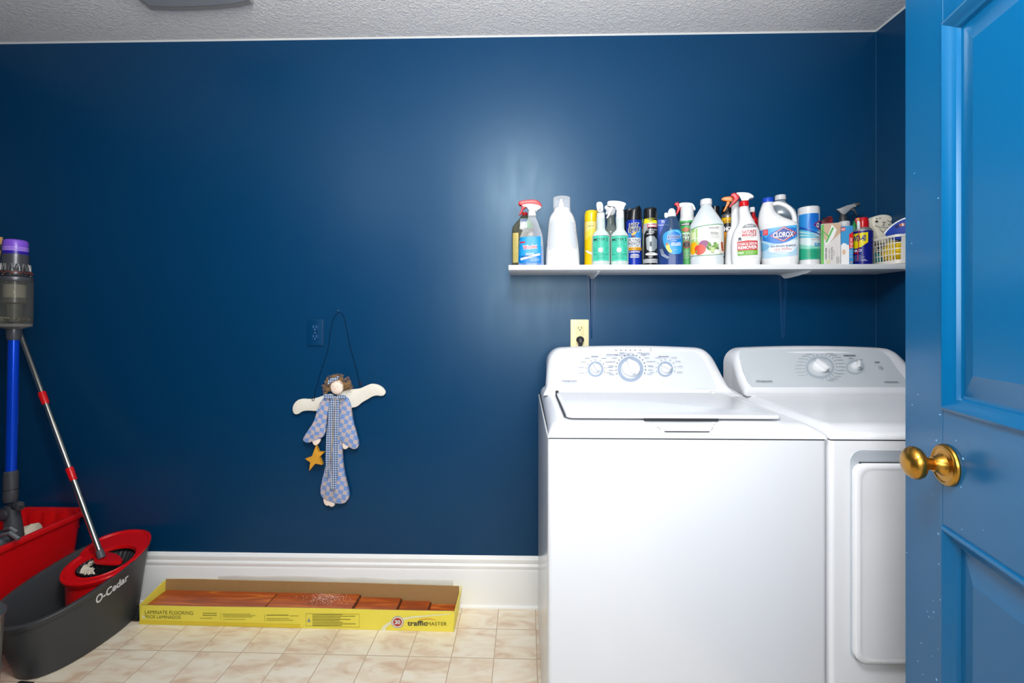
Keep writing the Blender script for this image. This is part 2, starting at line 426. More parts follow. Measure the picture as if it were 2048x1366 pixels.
Y0 = 1.135; ZD = .9175
def machine(root, xc, wash):
    hw = .343
    mb = MB()
    mb.box(xc-hw, xc+hw, Y0, Y0+.68, .02, ZD-.002, WH, bev=.012, seg=4, vert_only=True)
    if not wash:
        pass
    mb.build('cabinet', root)
    mb = MB(); mb.box(xc-hw+.004, xc+hw-.004, Y0+.004, Y0+.67, ZD-.006, ZD+.004, DK); mb.build('seam', root)
    for sx in (-1, 1):
        for y in (Y0+.05, Y0+.62):
            mb = MB(); mb.lathe([(.02, 0), (.02, .012), (.012, .014), (.012, .025)], DK, Matrix.Translation((xc+sx*.29, y, 0))); mb.build('foot', root)
    def dep(x, Y):
        if not wash: return 0
        c0, c1 = P(1292, 845, 1.19).x, P(1434, 845, 1.19).x
        k = (Y-1.145)/(1.200-1.145); k = max(0, min(1, k))
        a = c0+(1-k)*.035; b = c1-(1-k)*.035
        e = .007; sx = max(0, min(1, (x-a)/e)) * max(0, min(1, (b-x)/e))
        sy = max(0, min(1, (Y-1.147)/.012))
        return .0275*sx*sy
    st = [(Y0, .343, .9215, .003), (Y0+.002, .343, .927, .007), (Y0+.007, .3428, .932, .012), (1.15, .3424, .9355, .016), (1.155, .342, .937, .018), (1.16, .3416, .939, .020), (1.167, .341, .9415, .024), (1.175, .3405, .944, .027), (1.185, .340, .946, .030), (1.2, .339, .948, .033), (1.2001 if wash else 1.202, .339, .948, .033), (1.26, .338, .949, .034), (1.56, .336, .953, .034), (1.60, .336, .953, .034), (1.80, .335, .953, .034)]
    mb = MB(); mb.rings([msec(xc, h, ZD+.0015, z, r, 0, y, 150, dep if y <= 1.2 else None) for y, h, z, r in st], WH); mb.build('top_deck', root, 40)
    cs = [(1.570, .334, .9535, .03, 0), (1.588, .333, .956, .032, 0), (1.602, .331, .966, .036, 0), (1.612, .329, .978, .042, 0), (1.618, .327, .985, .046, 0), (1.66, .322, 1.0344, .054, 0), (1.70, .316, 1.0815, .062, 0), (1.708, .315, 1.089, .062, .003), (1.72, .313, 1.097, .060, .007), (1.735, .312, 1.101, .058, .010), (1.76, .312, 1.102, .056, .010), (1.80, .312, 1.100, .056, .010)]
    mb = MB(); mb.rings([msec(xc, h, .951, z, r, c, y, 40) for y, h, z, r, c in cs], WH); mb.build('control_console', root, 40)
    return (1.0815-.985)/(1.70-1.618)
# ---- washer
t = thing('washing_machine', 'white top load washing machine left of the dryer, under the shelf', 'washing machine')
XW = .4066
SL = machine(t, XW, True)
fn = Vector((0, -SL, 1)).normalized(); fp = Vector((0, 1.618, .985))
def face(px, py):
    p = Pn(px, py, fp, fn); return (p.x, p.z)
def fsurf(x, z, e):
    return Vector((x, 1.618+(z-.985)/SL, z))+fn*e
def knobM(cx, cy, r, h=.016): # matrix with z along the face normal
    p = Pn(cx, cy, fp, fn); return Matrix.Translation(p) @ fn.to_track_quat('Z', 'X').to_matrix().to_4x4()
c3 = lambda a, b: face(1060+a/4.5525, 620+b/4.5525)
d = Decal(c3, fsurf, step=0, eps=.0004)
d.poly([(222, 430), (232, 395), (262, 378), (1490, 378), (1540, 405), (1600, 480), (1650, 590), (1698, 700), (1690, 722), (232, 722)], WH2)
for a, b, r in ((597, 540, 72), (915, 540, 118), (1231, 540, 72)):
    d.ring(a, b, r, r*.98, r*.26, M('#8b99ab', .4))
for a, b, r, n in ((597, 540, 82, 9), (915, 540, 128, 16), (1231, 540, 82, 9)):
    for i in range(n):
        an = R(200-220*i/(n-1)); x = a+r*math.cos(an)*1.0; y = b-r*math.sin(an)
        s = 1 if x > a else -1
        d.rect(min(x, x+s*r*.09), max(x, x+s*r*.09), y-4, y+4, PRT); 
        x = a+(r+26)*math.cos(an); y = b-(r+26)*math.sin(an)
        if abs(math.cos(an)) > .25: d.rect(min(x, x+s*48), max(x, x+s*48), y-3, y+1, M('#747e8b', .5))
d.rect(555, 620, 432, 438, PRT); d.rect(1165, 1258, 432, 438, PRT); d.rect(690, 795, 415, 421, M('#747e8b', .5)); d.rect(1010, 1085, 405, 411, M('#747e8b', .5))
d.lines(820, 990, 405, 440, 2, M('#747e8b', .5), .2, 3)
for i in range(6): d.disc(780+i*43.5, 379, 5, 5, DK, 10)
d.disc(1093, 366, 4, 4, DK, 10); d.disc(1097, 384, 4, 4, DK, 10)
d.text('Hotpoint', 290, 424, 670, 652, M('#4d545e', .4), bold=.02)
d.build('panel_print', t)
def dial(px, py, r, root, ang, h=.016, big=False):
    mtx = knobM(px, py, r); k = bpy.data.objects.new('knob', None)
    mb = MB()
    mb.lathe([(r, .0005), (r, .004), (r*.97, h*.55), (r*.93, h*.62), (0, h*.62)], WH, mtx, 40, cap1=False)
    mb.prism(rrect(-r*.96, r*.96, -r*.24, r*.24, r*.2), 0, h*.9, WH, bev=.001, mtx=mtx @ Matrix.Rotation(R(ang), 4, 'Z') @ Matrix.Translation((0, 0, h*.45)) @ Matrix.Rotation(R(90), 4, 'X') @ Matrix.Scale(1, 4))
    ko = mb.build('knob', root)
    mb = MB(); mb.box(r*.55, r*.9, -.0006, .0006, h*1.34, h*1.362, M('#7f8892', .5), mtx=mtx @ Matrix.Rotation(R(ang), 4, 'Z')); mb.build('pointer_mark', ko)
f3 = lambda a, b: (1060+a/4.5525, 620+b/4.5525)
dial(*f3(597, 543), .0165, t, 200); dial(*f3(915, 543), .0325, t, 190, .018); dial(*f3(1231, 543), .0175, t, 60, .018)
for a in ((727, 376), (1050, 376)):
    mb = MB(); mb.lathe([(.0085, 0), (.0085, .002), (.0065, .003), (0, .0032)], M('#cfd8dc', .3), knobM(*f3(*a), 1), 24, cap1=False); mb.build('button', t)
# lid
lx0, lx1 = P(1133, 836, 1.20).x, P(1566, 838, 1.20).x
mb = MB()
mb.rings([[(x, y, z) for x, y in pts] for pts, z in (
    (rrect(lx0+.004, lx1-.004, 1.206, 1.562, .018), .952), (rrect(lx0, lx1, 1.199, 1.565, .020), .955), (rrect(lx0, lx1, 1.199, 1.565, .020), .9605),
    (rrect(lx0+.0015, lx1-.0015, 1.2015, 1.5635, .019), .9625), (rrect(lx0+.004, lx1-.004, 1.205, 1.562, .018), .963))], WH)
lid = mb.build('lid', t)
mb = MB(); mb.box(P(1288, 845, 1.2).x, P(1436, 845, 1.2).x, 1.1965, 1.2, .9475, .9552, DK); mb.build('handle_gap_shade', t)  # dark strip painted in for the shade under the lid lip
mb = MB(); mb.box(lx0-.0035, lx0+.001, 1.225, 1.552, .9530, .9552, DK); mb.build('lid_gap_shade', t)  # dark strip giving the shade in the gap along the lid
for x in (lx0+.004, lx1-.03):
    mb = MB(); mb.box(x-.006, x+.004, 1.555, 1.572, .953, .968, DK if x < .3 else WH, bev=.001); mb.build('lid_hinge', t)
# ---- dryer
t = thing('clothes_dryer', 'white front load dryer right of the washer, half hidden by the open door', 'clothes dryer')
XD = .7555+.343+.001
machine(t, XD, False)
c4m = lambda a, b: face(1430+a/4.763, 670+b/4.763)
f4 = lambda a, b: (1430+a/4.763, 670+b/4.763)
d = Decal(c4m, fsurf, step=0, eps=.0004)
d.poly([(232, 190), (240, 150), (262, 135), (1520, 132), (1600, 160), (1660, 215), (1740, 330), (1860, 480), (1850, 497), (350, 497), (310, 450), (262, 330)], DRG)
d.ring(1000, 310, 138, 108, 26, M('#9aa4ad', .4)); d.ring(1335, 308, 90, 72, 20, M('#9aa4ad', .4))
for i in range(22):
    an = R(215-300*i/21); x = 1000+150*math.cos(an); y = 310-120*math.sin(an); s = 1 if x > 1000 else -1
    d.rect(min(x, x+s*10), max(x, x+s*10), y-2.5, y+2.5, PRT)
    x = 1000+170*math.cos(an); y = 310-136*math.sin(an)
    if abs(math.cos(an)) > .3: d.rect(min(x, x+s*70), max(x, x+s*70), y-3, y+1, M('#8c959e', .5))
d.rect(1215, 1330, 198, 206, PRT); d.rect(1512, 1560, 262, 269, PRT); d.rect(1265, 1310, 228, 233, PRT); d.rect(1350, 1395, 242, 247, PRT)
d.lines(1603, 1758, 452, 462, 1, PRT, .6, 5)
d.text('Hotpoint', 386, 540, 460, 438, M('#5f666f', .4), bold=.02)
d.build('panel_print', t)
dial(*f4(995, 310), .0250, t, 32, .020); dial(*f4(1340, 305), .0155, t, -25, .02)
mb = MB(); mb.lathe([(.0085, 0), (.0085, .002), (.0065, .003), (0, .0032)], M('#8f9aa2', .3), knobM(*f4(1575, 315), 1), 24, cap1=False); mb.build('start_button', t)
# dryer door: recess frame, panel, shade strip for the handle pocket, screws
pf = lambda x, y: P(x, y, Y0)
ax = pf(1700, 900); az = pf(1702, 1322)
x0, x1, z1, z0 = ax.x, 2*XD-ax.x, ax.z, az.z
zp = pf(1706, 925).z
mb = MB()
out = rrect(x0, x1, z0, z1, .028, 8)
mb.rings([[(x, Y0-.0005, z) for x, z in rrect(x0-.0015, x1+.0015, z0-.0015, z1+.0015, .0295, 8)], [(x, Y0-.0015, z) for x, z in rrect(x0, x1, z0, z1, .028, 8)], [(x, Y0-.0006, z) for x, z in rrect(x0+.002, x1-.002, z0+.002, z1-.002, .026, 8)]], GR, cap0=False, cap1=True)
mb.build('door_frame', t, 25)
mb = MB(); mb.rings([[(x, Y0-.001-dp, z) for x, z in rrect(x0+.0035+i, x1-.0035-i, z0+.0035+i, zp-i, .026, 8)] for i, dp in ((0, 0), (0, .010), (.002, .014), (.006, .016), (.010, .0165), (.013, .0155), (.016, .0157))], WH, cap0=False)
dr = mb.build('door', t, 30)
mb = MB(); mb.box(x0+.02, x1-.02, Y0-.004, Y0-.001, zp-.002, zp+.002, DK, bev=.001); 
mb.build('handle_gap_shade', t)  # dark strip painted as the shade in the recess above the door
for yy in (970, 1119, 1269):
    p = pf(1705.5, yy)
    mb = MB(); mb.lathe([(.0022, 0), (.0022, .001), (.001, .0018), (0, .0019)], M('#55595e', .35, .8), Matrix.Translation((p.x-.001, Y0-.001, p.z)) @ Matrix.Rotation(R(90), 4, 'X'), 14, cap1=False); mb.build('screw', t)
# white jug standing in front of the dryer, behind the door edge
t = thing('plastic_jug', 'white plastic jug on the floor, peeking out past the blue door edge', 'jug', (1.005, 1.035, 0))
mb = MB(); pr = [(.062, 0), (.070, .006), (.072, .02), (.072, .16), (.066, .20), (.05, .25), (.024, .285), (.022, .30)]
mb.lathe(pr, M('#f0efe8', .4)); mb.build('body', t)
mb = MB(); mb.lathe([(.026, .297), (.026, .32), (.02, .323)], M('#e8e8e2', .4)); mb.build('cap', t)
# hidden floor under

# ---------------------------------------------------------------- wall outlets
t = thing('wall_outlet', 'outlet with a navy painted cover plate, left of the hanging angel', 'outlet', P(631.5, 665, D))
mb = MB(); mb.prism(rrect(-.035, .035, -.057, .057, .004), -.006, 0, WALLM, bev=.002); mb.build('cover_plate', t)
for s in (-1, 1):
    mb = MB(); mb.prism(rrect(-.0155, .0155, s*.020-.0135, s*.020+.0135, .009), -.0085, -.005, M('#0b3a63', .3), bev=.001); rc = mb.build('receptacle', t)
    mb = MB()
    for sx in (-1, 1): mb.box(sx*.0062-.001, sx*.0062+.001, -.0088, -.0083, s*.020+.000, s*.020+.008, M('#5d86a6', .4))
    mb.lathe([(.0024, 0), (.0024, .0004)], M('#5d86a6', .4), Matrix.Translation((0, -.0083, s*.020-.007)) @ Matrix.Rotation(R(90), 4, 'X'), 12); mb.build('slot', rc)
mb = MB(); mb.lathe([(.003, 0), (.003, .001), (.0, .0015)], M('#4a7392', .3), Matrix.Translation((0, -.006, 0)) @ Matrix.Rotation(R(90), 4, 'X'), 12, cap1=False); mb.build('screw', t)
cream = M('#e6dcae', .35); cream2 = M('#ded39f', .35)
t = thing('wall_outlet', 'cream outlet with a black plug, above the washer console', 'outlet', P(1159, 669, D))
mb = MB(); mb.prism(rrect(-.0385, .0385, -.064, .0635, .004), -.006, 0, cream, bev=.002); mb.build('cover_plate', t)
mb = MB(); mb.prism(rrect(-.0165, .0165, -.040, .040, .002), -.0085, -.005, cream2, bev=.0008); rc = mb.build('receptacle', t)
mb = MB()
for sx in (-1, 1): mb.box(sx*.0065-.0011, sx*.0065+.0011, -.0088, -.0083, .024, .033, DK)
mb.lathe([(.0027, 0), (.0027, .0004)], DK, Matrix.Translation((0, -.0084, .019)) @ Matrix.Rotation(R(90), 4, 'X'), 12)
mb.box(-.007, .007, -.0088, -.0083, .0035, .0042, cream); mb.build('slot', rc)
for z in (.0485, -.0485):
    mb = MB(); mb.lathe([(.003, 0), (.003, .001), (.0, .0015)], M('#cfc598', .4), Matrix.Translation((0, -.006, z)) @ Matrix.Rotation(R(90), 4, 'X'), 12, cap1=False); mb.build('screw', t)
o = P(1159, 669, D)
t = thing('power_cord', 'black plug with its cord, in the lower socket of the cream outlet', 'power cord', (o.x+.001, D-.0085, o.z-.021))
bk = M('#26262b', .45)
mb = MB(); mb.rings([[(a*math.cos(2*math.pi*i/24), y, dz+c*math.sin(2*math.pi*i/24)) for i in range(24)] for y, a, c, dz in ((0, .0155, .0135, 0), (-.006, .0165, .0145, 0), (-.012, .0155, .014, -.001), (-.018, .012, .013, -.004), (-.022, .008, .009, -.006))], bk)
mb.prism([(-.010, -.008), (-.007, -.028), (.007, -.028), (.010, -.008)], -.016, -.004, bk, bev=.002)
mb.build('plug', t)
mb = MB(); mb.tube([(0, -.010, -.024), (0, -.011, -.05), (.002, -.02, -.09), (0, -.03, -.20), (-.01, -.03, -.45), (0, -.03, -.75)], .0042, bk); mb.build('cord', t)

# ---------------------------------------------------------------- wall shelf and brackets
ZS = 1.4175; SX0 = P(1017, 535, 1.71).x
shm = M('#d9dcde', .4, bump=.1, bscale=30)
mb = MB(); mb.box(SX0, XR-.001, 1.712, D-.001, ZS-.0185, ZS, shm, bev=.0015)
sh = mb.build('wall_shelf'); sh['label'] = 'long white board shelf full of cleaning supplies above the machines'; sh['category'] = 'shelf'
navy = M('#123f66', .3)
for px, lab, e in ((1183, 'left shelf bracket, white arm and navy leg beside the cream outlet', 1), (1566, 'right shelf bracket, white arm and navy leg above the dryer console', 1)):
    p = P(px, 600, D)
    t = thing('shelf_bracket', lab, 'bracket', (p.x, D, ZS-.0185), group='shelf brackets')
    mb = MB()
    mb.rings([[(-w, y, -.0005), (-w, y, -.002), (-w*.45, y, -.002), (-w*.30, y, -.002-h), (w*.30, y, -.002-h), (w*.45, y, -.002), (w, y, -.002), (w, y, -.0005)] for y, w, h in ((-.003, .021, .014), (-.03, .020, .016), (-.10, .015, .012), (-.165, .011, .007), (-.178, .007, .002))], M('#dfe2e4', .4))
    a = mb.build('arm', t)
    mb = MB()
    mb.rings([[(-w, -.0005, z), (-w, -.002, z), (-w*.45, -.002, z), (-w*.30, -.002-h, z), (w*.30, -.002-h, z), (w*.45, -.002, z), (w, -.002, z), (w, -.0005, z)] for z, w, h in ((-.003, .020, .020), (-.03, .019, .016), (-.12, .014, .012), (-.22, .010, .008), (-.262, .008, .004), (-.268, .005, .001))], navy)
    l = mb.build('leg', t)
    for z in (-.035, -.255):
        mb = MB(); mb.lathe([(.0035, 0), (.0035, .0012), (0, .002)], M('#5d86a6' if z < -.1 else '#2a567c', .3), Matrix.Translation((0, -.004-(.012 if z > -.1 else 0), z)) @ Matrix.Rotation(R(90), 4, 'X'), 12, cap1=False); mb.build('screw', l)
# ================================================================ BOTTLES ON THE SHELF
ALB = .70
CROPS = {1: (1000, 360, 6.504), 2: (1240, 360, 6.505), 3: (1430, 360, 6.504), 4: (1620, 380, 7.1875)}
class Item:
    """a thing standing on the shelf; outlines are read off the photo and turned into metres at its own distance"""
    def __init__(s, name, label, cat, crop, xl, xr, Y, rot=1.0, group=None):
        s.c = CROPS[crop]; s.xc = (xl+xr)/2; px = s.c[0]+s.xc/s.c[2]; u = (px-1024)/FPX
        t = Y/(cY+u*sY); X = t*(-sY+u*cY); s.rotz = -math.atan2(X, Y)*rot
        s.k = t/FPX/math.sqrt(1+u*u)/s.c[2]; s.kz = t/FPX; s.root = thing(name, label, cat, (X, Y, ZS), s.rotz, group)
        s.Y = Y; s.keys = None
    def x(s, cx): return (cx-s.xc)*s.k
    def z(s, cy): return CAM_H+(HOR-(s.c[1]+cy/s.c[2]))*s.kz-ZS
    def mp(s, a, b): return (s.x(a), s.z(b))
    def body(s, keys, m, name='body', parent=None, grow=0, zmax=None, base=True, N=40, step=.0035, **pr):
        """keys (cy, xl, xr, b_in_crop_px, n) from top to bottom"""
        kk = []
        for cy, xl, xr, b, n in keys: kk.append((s.z(cy), (s.x(xl)+s.x(xr))/2, (s.x(xr)-s.x(xl))/2, b*s.k, n))
        kk.sort()
        if base: kk[0] = (0.0005,)+kk[0][1:]
        if name == 'body': s.keys = kk
        z0, z1 = kk[0][0], kk[-1][0]
        if zmax is not None: z1 = min(z1, s.z(zmax))
        n = max(2, int((z1-z0)/step)); zs = sorted(set([z0+(z1-z0)*i/n for i in range(n+1)]+[q[0] for q in kk if z0 < q[0] < z1]))
        rg = []
        for z in zs:
            cx, a, b, e = interp(kk, z); a = max(a+grow, 1e-4); b = max(b+grow, 1e-4)
            rg.append([(cx+a*math.copysign(abs(math.cos(q))**(2/e), math.cos(q)), b*math.copysign(abs(math.sin(q))**(2/e), math.sin(q)), z) for q in [2*math.pi*i/N for i in range(N)]])
        mb = MB(); mb.rings(rg, m); return mb.build(name, parent or s.root, 50, **pr)
    def surf(s, x, z, e):
        cx, a, b, n = interp(s.keys, z); q = min(.985, abs((x-cx)/a)); 
        return (cx+math.copysign(q, x-cx)*(a+e) if abs((x-cx)/a) > .985 else x, -(b+e)*(1-q**n)**(1/n)-e*.5, z)
    def decal(s, step=.004, eps=.0005): return Decal(s.mp, s.surf, step, eps)
    def ext(s, poly, th, m, name, parent=None, sm=2, bev=.0015, yo=0, **pr):
        p = smoothpoly(poly, sm) if sm else poly
        mb = MB(); mb.prism([s.mp(*q) for q in p], yo-th/2, yo+th/2, m, bev=bev); return mb.build(name, parent or s.root, 50, **pr)
    def lathe(s, xc, prof, m, name, parent=None, ribs=0, n=36, **pr):
        """prof: (cy, half width in crop px)"""
        mb = MB(); pp = sorted((s.z(cy), r*s.k) for cy, r in prof); X = s.x(xc)
        mb.rings([[(X+r*(1+(.03 if ribs and i % 2 else 0))*math.cos(2*math.pi*i/n), r*(1+(.03 if ribs and i % 2 else 0))*math.sin(2*math.pi*i/n), z) for i in range(n)] for z, r in pp], m)
        return mb.build(name, parent or s.root, 40, **pr)
    def tube(s, pts, r, m, name, parent=None, **pr):
        mb = MB(); mb.tube([(s.x(a), yy, s.z(b)) for a, b, yy in smoothpoly(pts, 2, False)], r, m, 12); return mb.build(name, parent or s.root, **pr)
Wp = M('#eef0f2', .3); Wp2 = M('#e0e3e6', .35); red = M('#d8141c', .3); blk = M('#17181b', .25); wht = M('#f8f8f8', .45); ink = M('#1c1c1e', .5); navyp = M('#14307a', .4)
CLR = clear(opac=.10); FROST = clear('#e8eef0', .62, .3, diff='#e9eef0'); GREY = M('#8b8f93', .4)

# -- window cleaner spray (front left)
I = Item('spray_bottle', 'clear spray bottle of bright blue window cleaner with red and white trigger', 'spray bottle', 1, 238, 568, 1.765)
K = [(455, 368, 466, 48, 2), (490, 362, 468, 50, 2), (540, 345, 490, 70, 2.2), (620, 310, 520, 95, 2.5), (700, 275, 545, 112, 3), (760, 256, 555, 118, 3.2), (900, 246, 566, 120, 3.4), (1095, 236, 570, 120, 3.4)]
I.body(K, CLR, grow=0)
I.body(K, clear('#1d8fd6', .55, .1, tint='#2a9be6', diff='#0f7cc8'), 'liquid', zmax=872, grow=-.0015)
I.lathe(417, [(395, 46), (455, 52), (470, 50)], Wp, 'collar', ribs=1)
h = I.ext([(275, 335), (360, 300), (480, 320), (545, 358), (520, 385), (480, 400), (470, 430), (468, 400), (365, 400), (355, 360), (300, 350)], .022, Wp, 'spray_head')
I.ext([(240, 288), (300, 272), (400, 264), (480, 268), (530, 310), (547, 360), (510, 340), (440, 320), (350, 318), (290, 335), (242, 332)], .024, red, 'nozzle_cover', h)
I.ext([(275, 335), (345, 345), (335, 368), (305, 380), (290, 420), (262, 460), (244, 458), (268, 410), (282, 370)], .014, red, 'trigger', h)
d = I.decal(); cy1 = M('#1f9be0', .35)
d.poly([(245, 760), (528, 752), (530, 1092), (240, 1096)], cy1)
d.poly([(240, 1000), (528, 960), (530, 1092), (240, 1096)], M('#0e7fd0', .35))
d.rect(262, 328, 818, 838, M('#c8283c', .4))
d.text('Windex', 296, 486, 930, 868, wht, bold=.07, slant=-22); d.text('Windex', 300, 482, 926, 874, red, bold=.02, slant=-22)
d.text('ORIGINAL', 335, 445, 994, 972, wht, bold=.02, slant=-8)
d.poly([(268, 1032), (518, 968), (520, 994), (272, 1060)], wht); d.lines(285, 500, 1008, 1022, 1, navyp, .5)
d.lines(390, 525, 1030, 1080, 4, M('#bfe2f6', .4), .3)
d.build('label', I.root)
# -- yellow oil soap behind it
I = Item('soap_bottle', 'clear bottle of golden soap with a red cap, behind the blue window cleaner', 'bottle', 1, 155, 425, 1.868)
K = [(470, 268, 372, 48, 2.2), (500, 255, 385, 60, 2.3), (560, 205, 420, 90, 2.6), (615, 165, 430, 95, 3), (680, 155, 432, 98, 3.2), (1098, 160, 430, 98, 3.2)]
I.body(K, clear('#9a9e88', .35, .12, diff='#6d7160')); I.body(K, clear('#c8b048', .75, .2, diff='#bfa548'), 'liquid', zmax=690, grow=-.0015)
I.lathe(322, [(424, 30), (430, 36), (470, 36)], red, 'cap', ribs=1)
d = I.decal(); d.rect(262, 420, 515, 640, M('#e9ecec', .4)); d.rect(262, 350, 520, 560, M('#8fa6cc', .4)); d.rect(350, 425, 515, 640, M('#27b04c', .4)); d.rect(168, 240, 705, 1085, M('#d9c877', .4)); d.lines(176, 232, 730, 1060, 14, M('#b9a65a', .4), .3)
d.build('label', I.root)
# -- white detergent bottle turned backwards
I = Item('detergent_bottle', 'large plain white detergent bottle with a clear cup cap, back turned outward', 'bottle', 1, 592, 1035, 1.785)
I.body([(372, 700, 915, 95, 2), (412, 695, 918, 98, 2), (440, 672, 935, 100, 2.1), (500, 642, 965, 112, 2.3), (560, 632, 982, 122, 2.5), (700, 620, 998, 132, 2.6), (850, 606, 1018, 140, 2.7), (1000, 595, 1032, 142, 2.8), (1095, 592, 1036, 142, 2.8)], Wp)
I.lathe(802, [(232, 108), (240, 112), (372, 112)], clear(opac=.16), 'cup_cap')
I.lathe(797, [(250, 18), (290, 24), (300, 34), (325, 36), (372, 40)], Wp, 'pour_spout')
g2 = M('#cfd4da', .35)
for s, nm in ((-1, 0), (1, 0)):
    pts = [(668, 520), (735, 530), (768, 600), (775, 700), (765, 800), (720, 880), (650, 940), (628, 900), (640, 700)] if s < 0 else [(965, 520), (915, 540), (888, 620), (890, 760), (915, 860), (975, 930), (1005, 900), (995, 700), (985, 560)]
    d = I.decal(.006, .0002); d.poly(smoothpoly(pts, 2), g2); d.build('grip_shade', I.root)  # grey patches on the smooth wall paint the shade of recessed grips
d = I.decal(.006, .0003); d.rect(838, 850, 640, 1090, M('#b9bec4', .4)); d.build('seam', I.root); d = I.decal(.006, .0003); d.rect(596, 622, 830, 880, M('#4c50a8', .4)); d.build('label', I.root)
# -- yellow aerosol
I = Item('aerosol_can', 'yellow aerosol can with a domed yellow cap, right of the plain white detergent bottle', 'spray can', 1, 1095, 1285, 1.835)
yel = M('#f6cf10', .3)
I.body([(545, 1100, 1280, 88, 2), (560, 1096, 1284, 92, 2), (1098, 1095, 1285, 94, 2)], yel)
I.lathe(1190, [(402, 60), (408, 76), (425, 84), (445, 90), (470, 92), (548, 92)], M('#f9d313', .2), 'cap')
d = I.decal(); d.rect(1098, 1260, 556, 700, M('#f3e08a', .35)); d.poly([(1098, 700), (1200, 640), (1270, 700), (1200, 720), (1110, 800)], M('#f6dc50', .35)); d.rect(1145, 1218, 612, 620, M('#8a7b30', .4)); d.poly([(1105, 920), (1140, 960), (1230, 1000), (1230, 975), (1140, 930)], wht); d.build('label', I.root)
# -- two herbal cleaners
def herbal(xl, xr, cap, label, kind):
    I = Item('spray_bottle', label, 'spray bottle', 1, xl, xr, 1.755, group='mint green labelled spray bottles')
    c = (xl+xr)/2; w = (xr-xl)/2
    fr = clear('#cfdcd8', .68, .25, diff='#c9d6d2')
    I.body([(485, cap-58, cap+52, 48, 2), (640, cap-52, cap+56, 52, 2), (700, xl+18, xr-18, 90, 2), (745, xl+2, xr-2, 108, 2), (1070, xl, xr, 110, 2), (1095, xl+2, xr-2, 108, 2)], fr)
    I.lathe(cap, [(404 if kind else 430, 46), (415 if kind else 440, 50), (500, 52), (506, 46)], Wp, 'collar', ribs=1)
    d = I.decal(); g = M('#4fd3b4', .4); gd = M('#236b5c', .4)
    d.rect(xl+4, xr-4, 742, 1062, g); d.rect(xl+4, xr-4, 740, 747, gd)
    d.text("MEYER'S", c-92, c+88, 808, 768, ink, bold=.01); d.text('CLEAN DAY', c-85, c+85, 828, 812, gd)
    d.lines(c-95, c+95, 838, 890, 4, M('#2f9c86', .4), .25, 4, True); d.lines(c-95, c-40, 890, 960, 5, M('#2f9c86', .4), .25, 5); d.lines(c+45, c+95, 890, 960, 5, M('#2f9c86', .4), .25, 6)
    d.disc(c-5, 925, 36, 36, gd); d.disc(c-5, 925, 32, 32, wht); d.lines(c-22, c+12, 905, 945, 4, M('#d99bb0', .4), .35, 2, True)
    d.text('MULTI-SURFACE', c-94, c+94, 990, 968, gd); d.lines(c-90, c+90, 1000, 1050, 4, M('#2f9c86', .4), .25, 7, True)
    d.build('label', I.root)
    return I
I = herbal(1196, 1430, 1312, 'mint green labelled frosted spray bottle, left one of the two, thin white head', 0)
h = I.ext([(1252, 318), (1275, 298), (1325, 305), (1340, 340), (1345, 432), (1275, 432), (1258, 380)], .045, Wp, 'spray_head')
I.ext([(1280, 330), (1320, 330), (1316, 400), (1290, 420)], .012, Wp2, 'trigger', h, yo=-.03)
I = herbal(1437, 1672, 1562, 'mint green labelled frosted spray bottle, right one of the two, beside the flying insect can', 1)
h = I.ext([(1395, 285), (1425, 268), (1560, 280), (1650, 318), (1620, 350), (1608, 410), (1510, 410), (1498, 350), (1440, 345), (1395, 335)], .022, Wp, 'spray_head')
I.ext([(1440, 345), (1478, 350), (1460, 400), (1420, 470), (1390, 500), (1378, 490), (1410, 430), (1425, 380)], .013, Wp, 'trigger', h)
I = Item('spray_bottle', 'clear spray bottle behind and between the two mint green labelled ones', 'spray bottle', 1, 1350, 1540, 1.862)
I.body([(470, 1395, 1490, 45, 2), (580, 1392, 1496, 50, 2), (690, 1352, 1535, 80, 2), (1098, 1350, 1540, 88, 2)], clear('#aab8b4', .45, .12, diff='#8f9c98'))
h = I.ext([(1358, 345), (1400, 325), (1500, 340), (1500, 470), (1395, 470), (1390, 400), (1362, 385)], .022, Wp2, 'spray_head')
I.ext([(1380, 385), (1410, 390), (1400, 440), (1370, 460)], .012, Wp2, 'trigger', h)

# -- insect killer cans
def can(I, xl, xr, top, m, sh=None, b=None):
    c = (xl+xr)/2; w = (xr-xl)/2
    I.body([(top, xl+10, xr-10, w-10, 2), (top+12, xl, xr, w, 2), (1088, xl, xr, w, 2), (1098, xl+3, xr-3, w-3, 2)], m)
I = Item('aerosol_can', 'blue and black flying insect killer can with a notched black cap', 'spray can', 2, 72, 286, 1.80)
can(I, 72, 286, 528, M('#1433a8', .25))
I.body([(352, 225, 262, 60, 2), (375, 190, 272, 80, 2), (400, 100, 280, 92, 2), (470, 84, 282, 100, 2), (535, 72, 286, 107, 2)], blk, 'cap', base=False)
I.ext([(96, 372), (150, 378), (190, 388), (185, 470), (90, 470)], .03, blk, 'nozzle')
d = I.decal()
d.poly([(110, 700), (150, 720), (275, 640), (275, 790), (110, 790)], M('#3d8ed8', .35), 0); d.rect(110, 268, 770, 890, M('#e9eef4', .35))
d.text('HOT', 118, 246, 648, 580, wht, bold=.09, slant=-8); d.text('HOT', 124, 240, 643, 585, ink, bold=.045, slant=-8)
d.text('SHOT', 106, 262, 704, 636, wht, bold=.09, slant=-8); d.text('SHOT', 112, 256, 699, 641, ink, bold=.045, slant=-8)
d.poly([(140, 715), (195, 700), (225, 680), (200, 725), (160, 740)], M('#e8b030', .4)); d.poly([(138, 748), (175, 738), (208, 745), (190, 766), (160, 764)], M('#4a2a30', .4))
d.text('FLYING', 116, 262, 818, 780, ink, bold=.01); d.text('INSECT', 112, 262, 860, 824, ink, bold=.01); d.text('KILLER', 130, 245, 882, 866, ink)
